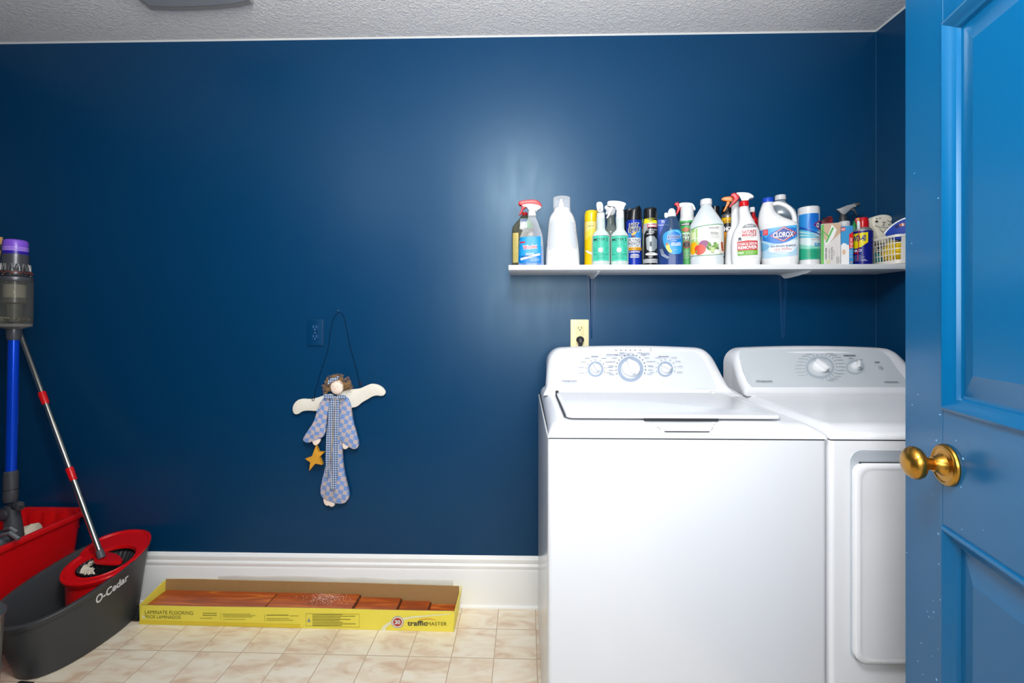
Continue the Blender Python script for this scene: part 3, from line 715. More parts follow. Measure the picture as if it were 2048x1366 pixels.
d.rect(110, 280, 890, 928, M('#e9a722', .35)); d.text('Kills Fly Contact', 120, 268, 920, 900, ink); d.text('CLEAN FRESH', 118, 256, 960, 936, wht, bold=.01); d.lines(118, 265, 980, 1035, 3, wht, .45, 3, True)
d.build('label', I.root)
I = Item('aerosol_can', 'dark aerosol can with a black cap, mostly hidden behind the flying insect can', 'spray can', 2, 40, 210, 1.896)
can(I, 40, 210, 540, M('#202633', .3)); I.lathe(125, [(388, 55), (395, 72), (430, 80), (542, 82)], blk, 'cap')
I = Item('aerosol_can', 'green spray can glimpsed between the flying insect can and stainless steel cleaner', 'spray can', 2, 225, 370, 1.875)
can(I, 225, 370, 560, M('#5c9c30', .35)); I.lathe(297, [(518, 45), (524, 60), (562, 64)], M('#6fae36', .3), 'cap')
d = I.decal(); d.rect(240, 360, 600, 640, M('#c83c2c', .4)); d.rect(240, 360, 650, 700, M('#e2c22a', .4)); d.build('label', I.root)
# -- stainless steel cleaner
I = Item('aerosol_can', 'black and silver stainless steel cleaner can with a yellow band and black cap', 'spray can', 2, 297, 490, 1.757)
can(I, 297, 490, 512, M('#17181c', .28)); I.lathe(393, [(368, 60), (374, 76), (392, 84), (420, 86), (512, 87)], blk, 'cap')
d = I.decal(); sv = M('#c9cdd0', .3, .3)
d.rect(300, 488, 514, 578, M('#f0e71c', .35)); d.lines(380, 470, 545, 556, 1, ink, .8)
d.poly([(300, 578), (488, 578), (488, 600), (380, 610), (330, 650), (312, 720), (304, 1090), (300, 1090)], sv)
d.rect(352, 480, 592, 632, M('#b8324a', .35)); d.text('WEIMAN', 360, 472, 626, 600, wht, bold=.03)
d.text('STAINLESS', 342, 478, 676, 652, sv, bold=.02); d.text('STEEL', 372, 456, 704, 682, sv, bold=.03); d.lines(345, 480, 710, 730, 1, sv, .5)
d.poly([(340, 745), (480, 745), (480, 940), (350, 945), (338, 820)], M('#aeb9be', .2, .4), 1); d.rect(355, 400, 760, 920, M('#c6d0d4', .2, .4)); d.rect(386, 414, 815, 880, M('#4d575c', .4)); d.rect(393, 407, 835, 870, M('#20262a', .4))
d.disc(410, 976, 80, 20, wht); d.lines(350, 470, 970, 984, 1, GREY, .6); d.lines(368, 460, 1010, 1022, 1, sv, .6)
d.rect(300, 488, 1036, 1090, M('#b7babd', .35)); d.lines(315, 475, 1042, 1085, 4, GREY, .3); d.build('label', I.root)
# -- blue box behind dish soap
I = Item('cleaner_carton', 'bright blue carton standing behind the dish soap bottle', 'carton', 2, 480, 640, 1.875)
w = I.x(640); hz = I.z(530)
mb = MB(); mb.box(-w, w, -.028, .028, .0005, hz, M('#1550c4', .4), bev=.001); mb.build('body', I.root)
d = Decal(I.mp, lambda x, z, e: (x, -.028-e, z), 0); d.text('TI', 535, 575, 580, 545, wht, bold=.03); d.rect(482, 638, 600, 606, wht); d.build('label', I.root)
# -- dish soap
I = Item('dish_soap_bottle', 'tapered clear dish soap bottle with blue liquid and a blue oval label', 'bottle', 2, 495, 828, 1.760)
K = [(480, 618, 728, 45, 2), (500, 610, 735, 48, 2), (560, 580, 765, 58, 2.1), (640, 543, 796, 72, 2.2), (720, 520, 812, 80, 2.3), (820, 503, 822, 86, 2.4), (900, 505, 824, 86, 2.4), (960, 502, 826, 86, 2.5), (1095, 496, 828, 86, 2.6)]
I.body(K, clear('#c8d2da', .12, .08, diff='#5d7fa8')); I.body(K, clear('#1c3f9a', .8, .1, diff='#0f3a9c'), 'liquid', zmax=935, grow=-.0015)
I.lathe(672, [(395, 42), (400, 48), (430, 50), (440, 56), (482, 56)], clear('#dfe6ea', .5, .2), 'cap'); I.ext([(575, 435), (590, 425), (625, 430), (625, 495), (578, 495)], .02, clear('#dfe6ea', .5, .2), 'flip_spout')
I.lathe(672, [(375, 26), (382, 34), (400, 36)], clear('#dfe6ea', .5, .2), 'nozzle')
d = I.decal()
d.poly([(556, 720), (600, 680), (700, 655), (780, 662), (802, 720), (808, 850), (800, 960), (760, 978), (660, 978), (590, 900), (560, 820)], M('#2a9bd8', .35), 2)
d.poly([(600, 760), (660, 690), (760, 680), (800, 740), (800, 830), (640, 850)], M('#1679c9', .35), 2); d.poly([(700, 680), (740, 668), (790, 700), (795, 760), (770, 700)], M('#6ec4ea', .35), 1)
d.text('DAWN', 620, 782, 784, 732, wht, bold=.06); d.text('DAWN', 624, 778, 780, 736, navyp, bold=.03); d.text('ULTRA', 672, 735, 808, 796, wht)
d.text('50% LESS', 668, 788, 846, 828, wht, bold=.03); d.text('SCRUBBING', 662, 790, 870, 852, wht, bold=.03)
d.poly([(595, 850), (620, 830), (640, 850), (650, 900), (690, 950), (640, 960), (600, 900)], M('#f0d860', .4), 2); d.disc(612, 845, 18, 16, M('#b97a4a', .4)); d.lines(690, 770, 918, 930, 1, M('#9fd3ef', .4), .5)
for q in range(3): d.poly([(548-q*14, 900), (575-q*14, 970+q*6), (640-q*8, 1015+q*8), (640-q*8, 1021+q*8), (570-q*14, 976+q*6), (543-q*14, 900)], M('#b9c8d6', .3), 0)
d.build('label', I.root)
# -- roach killer spray
I = Item('spray_bottle', 'green and white roach killer spray bottle with a red nozzle, behind the dish soap', 'spray bottle', 2, 765, 975, 1.868)
I.body([(480, 785, 960, 85, 2.2), (545, 772, 970, 95, 2.4), (1098, 766, 975, 98, 2.6)], M('#3db551', .35)); I.lathe(872, [(345, 82), (352, 88), (500, 90)], Wp, 'collar')
h = I.ext([(765, 290), (930, 305), (965, 340), (988, 405), (960, 412), (940, 360), (800, 360), (770, 350)], .022, Wp2, 'spray_head')
I.ext([(705, 300), (735, 283), (770, 288), (770, 350), (800, 348), (770, 400), (735, 462), (728, 430), (745, 370), (735, 330), (708, 325)], .02, red, 'trigger', h, sm=1)
d = I.decal(); d.rect(770, 968, 485, 545, Wp); d.rect(790, 960, 570, 610, M('#30343a', .4)); d.text('HARRIS', 800, 900, 602, 578, wht, bold=.02); d.poly([(800, 650), (850, 630), (905, 645), (900, 690), (830, 690)], M('#c06a4a', .4), 1)
d.rect(775, 965, 700, 800, M('#cfe9cf', .4)); d.text('ROACH', 812, 965, 752, 718, ink, bold=.03); d.text('KILLER', 782, 965, 796, 762, ink, bold=.03)
d.disc(866, 855, 42, 42, M('#2a2020', .4)); d.ring(866, 855, 50, 50, 10, M('#c8502c', .4)); d.lines(800, 960, 930, 1040, 7, M('#bfe6c4', .4), .3); d.build('label', I.root)
# -- vinegar jug
I = Item('vinegar_jug', 'cloudy gallon jug of white vinegar with vegetables on its label', 'jug', 2, 906, 1350, 1.786)
I.body([(318, 1050, 1192, 66, 2), (340, 1050, 1192, 68, 2), (400, 1018, 1228, 90, 2.2), (470, 975, 1275, 112, 2.5), (540, 935, 1318, 125, 3), (580, 912, 1342, 130, 3.4), (610, 906, 1348, 132, 3.6), (1000, 906, 1350, 132, 3.6), (1015, 912, 1344, 130, 3.6), (1040, 906, 1350, 132, 3.6), (1095, 912, 1346, 130, 3.6)], clear('#d6dde0', .72, .25, diff='#ccd4d8'))
I.lathe(1120, [(252, 66), (258, 74), (318, 78), (328, 76)], Wp, 'cap', ribs=1)
d = I.decal(.006)
gl = M('#3f8f4e', .4); d.poly([(908, 660), (1000, 630), (1120, 614), (1260, 610), (1346, 616), (1346, 985), (1200, 996), (1000, 998), (908, 992)], M('#e7e9e4', .4)); 
d.poly([(908, 652), (1000, 622), (1120, 606), (1260, 602), (1346, 608), (1346, 616), (1260, 611), (1120, 616), (1000, 632), (908, 664)], gl); d.poly([(908, 990), (1200, 990), (1346, 980), (1346, 986), (1200, 998), (908, 998)], gl)
d.poly([(910, 660), (985, 640), (1010, 640), (1010, 800), (1060, 870), (1060, 960), (912, 970)], M('#a9cf7c', .4)); d.rect(912, 985, 690, 770, M('#d5e8ae', .4)); d.rect(975, 982, 640, 840, wht); d.rect(912, 1010, 768, 776, wht)
d.disc(1095, 852, 68, 50, M('#8d3f78', .35)); d.poly([(915, 840), (950, 812), (1000, 820), (1010, 880), (985, 960), (940, 985), (912, 940)], M('#f0b414', .35), 2)
d.poly([(970, 885), (1010, 858), (1060, 850), (1110, 880), (1120, 930), (1080, 975), (1010, 992), (975, 950)], M('#dd3a1e', .3), 2); d.poly([(985, 930), (1000, 920), (1010, 960), (995, 965)], M('#6f9c3a', .4))
rd = random.Random(5)
for i in range(22): d.disc(1205+rd.uniform(-65, 65), 880+rd.uniform(-36, 40), 17, 14, M(rd.choice(['#5f8f34', '#79a845', '#4c7a2c', '#93bb5e']), .5), 9)
d.poly([(1180, 900), (1230, 900), (1220, 965), (1180, 960)], M('#b9cf86', .4)); d.poly([(1290, 930), (1330, 925), (1340, 980), (1300, 985)], M('#e4ddd0', .4), 1)
for i in range(4): d.disc(1320+i*3, 850+i*28, 14, 18, M('#c4562c', .5), 9)
d.text('FOOD LION', 1160, 1278, 660, 642, M('#39414a', .4), bold=.02); d.text('White', 1174, 1270, 735, 702, M('#4a4f55', .4)); d.lines(1140, 1300, 744, 790, 3, M('#a4a8aa', .4), .2, 3, True)
d.build('label', I.root)
# -- cans behind vinegar / stain remover
I = Item('aerosol_can', 'black capped aerosol glimpsed behind the right shoulder of the vinegar jug', 'spray can', 2, 1170, 1300, 1.885)
can(I, 1170, 1300, 480, M('#2a2c30', .35)); I.lathe(1238, [(345, 46), (350, 56), (482, 60)], blk, 'cap')
I = Item('aerosol_can', 'tall black capped wasp killer can with a yellow band, behind the vinegar jug', 'spray can', 3, 72, 262, 1.893)
can(I, 72, 262, 492, M('#22252c', .3)); I.lathe(167, [(345, 70), (352, 86), (450, 90)], blk, 'cap'); I.lathe(167, [(450, 84), (462, 90), (480, 94), (498, 95)], M('#9a9c9e', .3, .7), 'collar')
d = I.decal(); d.rect(76, 258, 500, 575, M('#f0b80e', .35)); d.text('25.5 oz', 80, 215, 566, 538, ink, bold=.02); d.text('HOT', 118, 250, 680, 622, wht, bold=.06); d.rect(76, 260, 690, 720, M('#d98a20', .4))
d.disc(150, 820, 46, 75, M('#2a74c4', .35)); d.poly([(90, 740), (140, 700), (150, 720), (108, 800), (110, 900), (150, 940), (120, 950), (85, 880)], M('#e69a28', .4)); d.build('label', I.root)
I = Item('spray_bottle', 'translucent white spray bottle with an orange trigger, left of the stain remover', 'spray bottle', 3, 118, 330, 1.826)
I.body([(345, 215, 312, 46, 2), (420, 210, 314, 50, 2), (600, 205, 320, 55, 2.3), (700, 150, 330, 90, 2.8), (1098, 118, 330, 95, 3)], clear('#e6e9ea', .8, .3, diff='#e6e9ea'))
I.lathe(262, [(270, 40), (280, 48), (348, 52)], clear('#e6e9ea', .7, .3), 'collar', ribs=1)
org = M('#f08218', .3)
h = I.ext([(80, 240), (105, 218), (180, 215), (240, 225), (310, 250), (300, 300), (240, 290), (150, 275), (85, 258)], .022, org, 'spray_head')
I.ext([(150, 268), (200, 275), (190, 310), (165, 340), (135, 395), (108, 408), (104, 395), (130, 350), (150, 300)], .014, org, 'trigger', h)
I = Item('bottle', 'red bottle with a white cap, behind the stain remover and the bleach', 'bottle', 3, 420, 580, 1.885)
I.body([(415, 478, 520, 20, 2), (470, 470, 530, 30, 2), (520, 440, 560, 60, 2.4), (1098, 425, 575, 70, 3)], M('#d01822', .3)); I.lathe(484, [(355, 30), (362, 36), (420, 36)], Wp, 'cap')
# -- stain remover
I = Item('spray_bottle', 'white stain and odor remover spray bottle with red collar and red trigger', 'spray bottle', 3, 205, 597, 1.762)
I.body([(345, 318, 438, 52, 2), (380, 308, 440, 56, 2), (480, 308, 475, 66, 2.2), (560, 298, 515, 80, 2.5), (620, 268, 550, 92, 2.8), (680, 232, 575, 100, 3), (780, 208, 590, 104, 3.2), (900, 203, 597, 105, 3.3), (1000, 205, 597, 105, 3.3), (1070, 212, 590, 103, 3.3), (1090, 224, 580, 98, 3.3)], Wp)
I.lathe(378, [(275, 56), (283, 62), (338, 64), (346, 60)], red, 'collar', ribs=1)
h = I.ext([(265, 158), (340, 160), (430, 175), (480, 205), (508, 236), (490, 246), (448, 248), (435, 278), (350, 282), (330, 230), (300, 190)], .024, Wp, 'spray_head')
I.ext([(205, 170), (235, 157), (268, 158), (325, 222), (290, 262), (240, 300), (190, 340), (172, 330), (215, 290), (245, 240), (230, 210), (205, 205)], .02, red, 'trigger', h)
d = I.decal(.006); nr = M('#c4202c', .4); ngr = M('#6cb42c', .4)
d.poly([(348, 638), (375, 605), (430, 588), (480, 588), (525, 605), (548, 636)], M('#83878c', .4)); d.lines(400, 500, 604, 630, 2, wht, .4, 2, True)
d.text("NATURE'S", 350, 535, 708, 668, nr, bold=.03); d.text('MIRACLE', 352, 535, 750, 712, nr, bold=.03); d.text('ADVANCED', 384, 498, 774, 758, M('#9cc080', .4))
d.poly([(302, 768), (320, 754), (340, 762), (345, 770), (340, 802), (332, 802), (330, 786), (318, 788), (316, 802), (308, 802), (306, 780)], M('#233a4a', .4))
d.poly([(292, 812), (340, 808), (430, 800), (500, 808), (550, 812), (550, 928), (292, 928)], nr); d.text('STAIN & ODOR', 300, 545, 862, 828, wht, bold=.02); d.text('REMOVER', 302, 545, 912, 870, wht, bold=.03)
d.rect(294, 552, 928, 990, ngr); d.text('FAST', 304, 376, 972, 948, wht, bold=.03); d.lines(400, 545, 940, 980, 4, M('#b9dca0', .4), .3); d.rect(390, 393, 935, 985, M('#4d8c20', .4)); d.lines(300, 550, 1002, 1032, 2, M('#c0c4c8', .4), .15)
d.build('label', I.root)
# -- bleach
I = Item('bleach_bottle', 'large white bleach jug with blue cap and molded side handle', 'bottle', 3, 555, 1090, 1.784)
I.body([(270, 618, 765, 68, 2), (290, 612, 768, 72, 2), (340, 590, 762, 84, 2.1), (400, 570, 785, 98, 2.3), (450, 560, 830, 108, 2.5), (500, 554, 905, 118, 2.7), (540, 553, 990, 126, 2.9), (575, 555, 1055, 132, 3), (620, 566, 1084, 136, 3.1), (700, 582, 1088, 138, 3.2), (1030, 590, 1088, 138, 3.2), (1070, 594, 1084, 136, 3.2), (1095, 606, 1070, 128, 3.2)], Wp)
I.tube([(735, 310, 0), (830, 300, 0), (930, 350, 0), (1000, 420, 0), (1032, 500, 0), (1036, 600, 0)], .0088, Wp, 'handle')
I.lathe(690, [(222, 72), (230, 78), (282, 80)], M('#1c50cc', .3), 'cap', ribs=1)
d = I.decal(.006); cb = M('#2d7fd6', .35)
d.poly([(570, 650), (800, 632), (1080, 618), (1086, 1000), (900, 1018), (700, 1022), (585, 1018)], M('#b6dcf2', .35)); d.poly([(572, 652), (800, 634), (1080, 620), (1080, 760), (900, 850), (760, 840), (580, 775)], cb); d.poly([(640, 646), (900, 628), (1070, 622), (1075, 660), (900, 640), (740, 690), (660, 760), (600, 700)], M('#4fb2e8', .35))
d.poly([(700, 870), (900, 845), (1070, 790), (1080, 860), (980, 990), (700, 960)], M('#eaf5fb', .35), 1)
d.poly([(588, 800), (650, 830), (720, 870), (650, 930), (588, 920)], M('#7dbde6', .35), 1)
d.poly([(714, 742), (880, 634), (900, 634), (1050, 714), (1050, 730), (900, 822), (880, 822)], M('#c7283a', .35)); d.poly([(726, 742), (888, 642), (1038, 722), (890, 812)], wht); d.poly([(732, 742), (888, 648), (1032, 722), (890, 806)], M('#14389c', .35))
d.text('CLOROX', 756, 1018, 768, 700, wht, bold=.03); d.rect(624, 690, 650, 724, M('#e8404c', .4)); d.lines(632, 684, 658, 718, 4, M('#f4b0b4', .4), .35)
d.text('NO-SPLASH BLEACH', 728, 1042, 890, 866, navyp, bold=.02); d.text('10X', 775, 850, 936, 906, M('#d8606c', .4)); d.lines(862, 1000, 904, 936, 2, M('#d8606c', .4), .35); d.lines(760, 1010, 950, 975, 2, M('#8cb8dc', .4), .2)
d.build('label', I.root)
# -- clear jug behind bleach
I = Item('water_jug', 'hazy clear jug with a white cap, behind the bleach handle', 'jug', 3, 690, 1062, 1.882)
I.body([(260, 788, 912, 55, 2), (290, 780, 925, 62, 2), (350, 745, 985, 78, 2.4), (420, 700, 1052, 90, 3), (480, 690, 1062, 92, 3.4), (1098, 690, 1062, 92, 3.4)], clear('#aab9c4', .55, .15, diff='#8fa0ac')); I.lathe(850, [(196, 64), (202, 72), (262, 74)], Wp2, 'cap', ribs=1)
# -- wipes canister
I = Item('wipes_canister', 'blue to green disinfecting wipes canister with a white lid', 'canister', 3, 1070, 1367, 1.785)
I.body([(440, 1076, 1362, 143, 2), (455, 1070, 1367, 148, 2), (1098, 1070, 1367, 148, 2)], Wp)
I.lathe(1218, [(358, 128), (366, 144), (440, 149), (450, 148)], Wp2, 'lid')
d = I.decal(.006); d.rect(1070, 1366, 458, 1045, M('#dff1f4', .35)); d.poly([(1070, 458), (1366, 458), (1366, 700), (1250, 690), (1070, 600)], M('#2a8fdc', .35)); d.poly([(1250, 458), (1366, 458), (1366, 690), (1200, 640)], M('#1a6fd0', .35))
d.poly([(1070, 600), (1200, 650), (1366, 720), (1366, 738), (1200, 680), (1070, 650)], M('#1c58b4', .35)); 
for q in range(3): d.poly([(1070, 640+q*45), (1230, 690+q*30), (1366, 760+q*10), (1230, 712+q*30), (1070, 665+q*45)], M('#59c3dc', .35))
d.poly([(1070, 880), (1200, 905), (1366, 900), (1366, 1045), (1070, 1045)], M('#2fb48c', .35)); d.poly([(1070, 830), (1200, 870), (1366, 880), (1366, 910), (1200, 915), (1070, 890)], M('#8fdcc8', .35)); d.lines(1210, 1360, 935, 1030, 6, M('#1c8a68', .35), .3)
d.poly([(1280, 605), (1366, 545), (1366, 680)], M('#c7283a', .35)); d.poly([(1292, 606), (1366, 558), (1366, 666)], M('#14389c', .35)); d.text('CL', 1318, 1362, 642, 582, wht, bold=.06); d.text('Disinf', 1308, 1362, 772, 754, navyp); d.text('KILLS', 1262, 1360, 802, 788, M('#d8505c', .4)); d.rect(1295, 1362, 838, 880, M('#3aa6d8', .4)); d.lines(1305, 1352, 848, 872, 2, wht, .4)
d.build('label', I.root)
# -- dust cloth box
def boxitem(I, xl, xr, top, dep, m):
    mb = MB(); mb.box(I.x(xl), I.x(xr), -dep/2, dep/2, .0005, I.z(top), m, bev=.0006, seg=1); mb.build('body', I.root)
    return Decal(I.mp, lambda x, z, e: (x, -dep/2-e, z), 0, .0004)
I = Item('cloth_box', 'beige and white dust cloth box with a green side stripe, right of the wipes canister', 'box', 4, 147, 430, 1.762, rot=.85)
d = boxitem(I, 147, 430, 492, .042, M('#d9d5d2', .45))
d.rect(150, 192, 500, 1085, M('#4fb03a', .4)); d.poly([(192, 497), (428, 497), (428, 640), (330, 720), (250, 780), (192, 700)], M('#c3a284', .4)); d.rect(192, 200, 840, 1085, M('#e8e6e4', .4))
d.poly([(305, 510), (375, 590), (330, 700), (225, 810), (215, 760), (260, 640)], M('#e8ebe8', .4)); d.poly([(310, 550), (335, 565), (235, 770), (218, 750)], M('#3fa83a', .4)); d.poly([(175, 600), (195, 605), (260, 665), (250, 685)], M('#3fa83a', .4)); d.poly([(160, 540), (180, 600), (170, 760), (160, 700)], M('#2f8a2a', .4))
d.text('FOOD LION', 210, 232, 1000, 842, ink, rot=90, bold=.03); d.text('Dry Floor', 258, 282, 980, 850, M('#46464a', .4), rot=90); d.text('Dust Cloths', 288, 316, 1008, 830, M('#46464a', .4), rot=90)
for q in range(2): d.rect(328+q*8, 331+q*8, 880, 960, GREY)
for q in range(4): d.rect(368+q*12, 373+q*12, 975, 1070, GREY)
d.rect(230, 280, 1010, 1060, M('#c8cc9c', .4)); d.build('label', I.root)
I = Item('sponge_pack', 'red and dark wrapped pack lying behind the dust cloth box', 'packet', 4, 140, 300, 1.868, rot=.6)
rd = random.Random(9); mb = MB()
w = I.x(300)
mb.prism([(-w, .0005), (w, .0005), (w, I.z(440)), (w*.8, I.z(400)), (w*.1, I.z(405)), (-w*.4, I.z(425)), (-w, I.z(450))], -.03, .03, M('#8c2a34', .3, bump=.8, bscale=60), bev=.002); mb.build('body', I.root)
mb = MB()
for i in range(5): z = I.z(480-i*14); mb.box(-w*.9, w*(.2+.15*i), -.0308, -.0302, z, z+.002, blk)
mb.build('label', I.root)
# -- cleaning pad box (generic bald figure left out)
I = Item('sponge_box', 'white and sky blue cleaning pad box with red side, left of the navy lubricant can', 'box', 4, 428, 603, 1.742, rot=.7)
d = boxitem(I, 428, 603, 530, .038, M('#3f9fd4', .4))
sk = M('#2f97d2', .4); d.rect(427, 545, 532, 1075, M('#eaf0f4', .4)); d.rect(427, 545, 532, 800, sk); d.rect(427, 492, 546, 600, red); d.text('PADS', 432, 488, 592, 556, wht, bold=.02); 
d.poly([(430, 800), (460, 770), (500, 780), (545, 830), (545, 1075), (430, 1075)], wht, 0); d.disc(470, 900, 26, 38, M('#e7c09c', .5), 18)
d.poly([(545, 532), (603, 532), (603, 1075), (545, 1075)], M('#2f8fce', .4)); d.poly([(545, 650), (603, 620), (603, 840), (545, 860)], red); d.text('NEW', 556, 596, 840, 700, wht, rot=90); d.lines(552, 598, 880, 1000, 6, M('#8cc8e8', .4), .4); d.disc(575, 1050, 16, 12, M('#d99a5c', .4))
d.build('label', I.root)
# -- grey trigger spray behind
I = Item('spray_bottle', 'white spray bottle with a dark grey trigger head pointing right, behind the boxes', 'spray bottle', 4, 395, 590, 1.868, rot=.8)
I.body([(500, 420, 572, 75, 2), (520, 410, 580, 80, 2), (560, 396, 590, 88, 2.4), (1098, 395, 592, 90, 2.6)], Wp2); I.lathe(492, [(455, 78), (462, 84), (515, 86)], Wp2, 'collar')
gd = M('#3c3e42', .35); gl2 = M('#8f9296', .4)
I.lathe(476, [(330, 40), (345, 44), (380, 52), (400, 60), (458, 62)], gd, 'neck')
h = I.ext([(362, 275), (430, 262), (560, 222), (650, 232), (668, 262), (600, 275), (535, 330), (495, 365), (440, 345), (405, 300)], .026, gl2, 'spray_head', sm=1)
I.ext([(600, 212), (712, 204), (714, 250), (662, 252), (600, 240)], .02, gd, 'nozzle', h, sm=0)
I.ext([(560, 290), (640, 262), (650, 320), (682, 390), (670, 392), (635, 330), (600, 300), (560, 320)], .012, gd, 'trigger', h, sm=1)
I = Item('bottle', 'green bottle tip showing between the grey trigger and the red lubricant cap', 'bottle', 4, 580, 700, 1.868, rot=.8)
I.body([(455, 625, 655, 18, 2), (500, 605, 675, 34, 2), (600, 585, 695, 50, 2), (1098, 580, 700, 54, 2)], M('#1f8a3c', .35)); I.lathe(640, [(440, 12), (446, 15), (460, 16)], M('#1f8a3c', .3), 'cap')
# -- lubricant can
I = Item('lubricant_can', 'navy lubricant spray can with a yellow shield, red cap and red straw', 'spray can', 4, 598, 910, 1.752)
nv = M('#171f86', .28)
I.body([(600, 604, 904, 150, 2), (608, 598, 910, 156, 2), (1070, 598, 910, 156, 2), (1085, 602, 906, 152, 2)], nv)
I.lathe(754, [(540, 70), (548, 110), (570, 132), (590, 148), (603, 152)], M('#c4c6c4', .3, .7), 'dome')
cp = I.lathe(760, [(396, 40), (402, 66), (430, 82), (480, 88), (548, 88)], M('#d41420', .25), 'cap')
I.ext([(645, 410), (700, 400), (730, 408), (738, 470), (730, 540), (690, 560), (660, 470), (645, 450)], .03, M('#c01420', .3), 'cap_front', cp, yo=-.006)
I.ext([(680, 415), (712, 412), (712, 440), (682, 442)], .004, yel, 'nozzle', cp, yo=-.024); I.ext([(672, 445), (722, 450), (724, 560), (705, 612), (685, 600), (676, 540)], .006, M('#dfe0e2', .3), 'actuator', cp, yo=-.024)
d = I.decal(.005); ye = M('#f7e40c', .35)
d.poly([(604, 650), (620, 636), (834, 628), (834, 770), (740, 830), (660, 850), (604, 835)], ye); d.text('WD-40', 606, 806, 752, 662, nv, bold=.035)
d.text('PRO', 606, 745, 900, 864, M('#dfe2f4', .4), bold=.05); d.lines(606, 745, 905, 925, 1, red, .8); d.lines(612, 800, 950, 1040, 5, M('#aab0dc', .4), .25); d.lines(745, 832, 1010, 1040, 2, M('#cdd0ec', .4), .4)
d.build('label', I.root)
I.tube([(703, 600, -.036), (700, 760, -.0355), (690, 900, -.0355), (685, 1025, -.0355)], .0012, M('#d82030', .3), 'straw')
# ================================================================ BASKET ON THE SHELF
ALB = 1.0
bx0, bx1, by0, by1 = 1.388, 1.471, 1.716, 1.915
bh = P(1800, 469, 1.72).z-ZS
t = thing('plastic_basket', 'white plastic basket with square holes at the right end of the shelf', 'basket', ((bx0+bx1)/2, (by0+by1)/2, ZS))
bw = M('#eeeae0', .35); A, B = (bx1-bx0)/2, (by1-by0)/2
def bper(z, g=0.0):
    k = (1-z/bh)*.004; return rrect(-A+k-g, A-k+g, -B+k-g, B-k+g, .016, 6)
mb = MB()
mb.rings([[(x, y, z) for x, y in bper(z0, g)] for z0, g, z in ((bh, -.001, bh-.008), (bh, .002, bh-.008), (bh, .0025, bh), (bh, .001, bh+.0015), (bh, -.0035, bh+.0015), (bh, -.0035, bh-.008))], bw, False, False); mb.build('rim', t)
mb = MB(); mb.rings([[(x, y, z) for x, y in bper(z0, g)] for z0, g, z in ((0, -.006, .0006), (0, 0, .004), (.018, 0, .018), (.018, -.0018, .018), (0, -.0018, .006))], bw, True, True)
hz = (bh-.026)
for i in range(1, 4):
    z = .018+hz*i/4
    mb.rings([[(x, y, zz) for x, y in bper(z, g)] for g, zz in ((0, z-.0016), (0, z+.0016), (-.0016, z+.0016), (-.0016, z-.0016), (0, z-.0016))], bw, False, False)
def bar(x, y, nx, ny, w):
    tx, ty = -ny, nx
    mb.rings([[(x*(1-k/A*(abs(nx)))+tx*w*s-nx*g, y*(1-k/B*abs(ny))+ty*w*s-ny*g, z) for s, g in ((-1, 0), (1, 0), (1, .0016), (-1, .0016))] for z, k in ((.012, .004), (bh-.004, 0))], bw)
for i in range(13): bar(-A, -B+.016+(2*B-.032)*i/12, -1, 0, .0016); bar(A, -B+.016+(2*B-.032)*i/12, 1, 0, .0016)
for s in (-1, 1):
    bar(-A+.018, s*B, 0, s, .0016); bar(A-.012, s*B, 0, s, .0016)
    xs = (-A+.02, A-.024); mb.rings([[(x, s*(B-g-k), z) for x in xs] + [(x, s*(B-g-k-.0016), z) for x in xs[::-1]] for z, k, g in ((.012, .0035, 0), (bh-.004, 0, 0))], bw)
mb.build('basket_wall', t)
# contents
c4 = lambda a, b, Y: P(1620+a/7.1875, 380+b/7.1875, Y)
def slab(name, label, cat, poly, pl0, pl1, th, m, sm=2, bev=.002):
    A0, A1 = Vector((*pl0, 0)), Vector((*pl1, 0)); dr_ = (A1-A0).normalized(); nn = Vector((dr_.y, -dr_.x, 0)); az = math.atan2(dr_.y, dr_.x)
    def q(a, b): p = Pn(1620+a/7.1875, 380+b/7.1875, A0, nn); return ((p-A0).dot(dr_), p.z)
    ps = [q(a, b) for a, b in (smoothpoly(poly, sm) if sm else poly)]; zmin = min(p[1] for p in ps)
    root = thing(name, label, cat, (A0.x, A0.y, zmin), az)
    mb = MB(); mb.prism([(p[0], p[1]-zmin) for p in ps], -th/2, th/2, m, bev=bev); mb.build('body', root, 50)
    return root, lambda a, b: (q(a, b)[0], q(a, b)[1]-zmin)
# yellow cloth
def blob(name, label, cat, c, r, sc, m, seed, amp=.22, par=None):
    tb = bmesh.new(); bmesh.ops.create_icosphere(tb, subdivisions=5, radius=r)
    from mathutils import noise
    for v in tb.verts:
        n = noise.noise(Vector(v.co)*(2.2/r)+Vector((seed, 0, 0)))+.5*abs(noise.noise(Vector(v.co)*(5/r)+Vector((seed, 3, 0))))
        v.co = Vector((v.co.x*sc[0], v.co.y*sc[1], v.co.z*sc[2]))*(1+amp*n)
    lo = min(v.co.z for v in tb.verts)
    mb = MB(); mb.add(tb, m, Matrix.Translation((0, 0, -lo)))
    if par is None:
        root = thing(name, label, cat, c); mb.build('fabric', root); return root
    return mb.build(name, par)
blob('cleaning_cloth', 'bunched yellow cloth inside the white basket', 'cloth', (1.425, 1.782, ZS+.006), .028, (.95, 1.3, 1.45), M('#f2cd1c', .6, bump=.5, bscale=50), 2, .18)
blob('cleaning_cloth', 'teal cloth under the yellow one, in the bottom of the basket', 'cloth', (1.424, 1.868, ZS+.006), .028, (1.0, 1.05, 1.0), M('#1c8f92', .7), 6, .15)
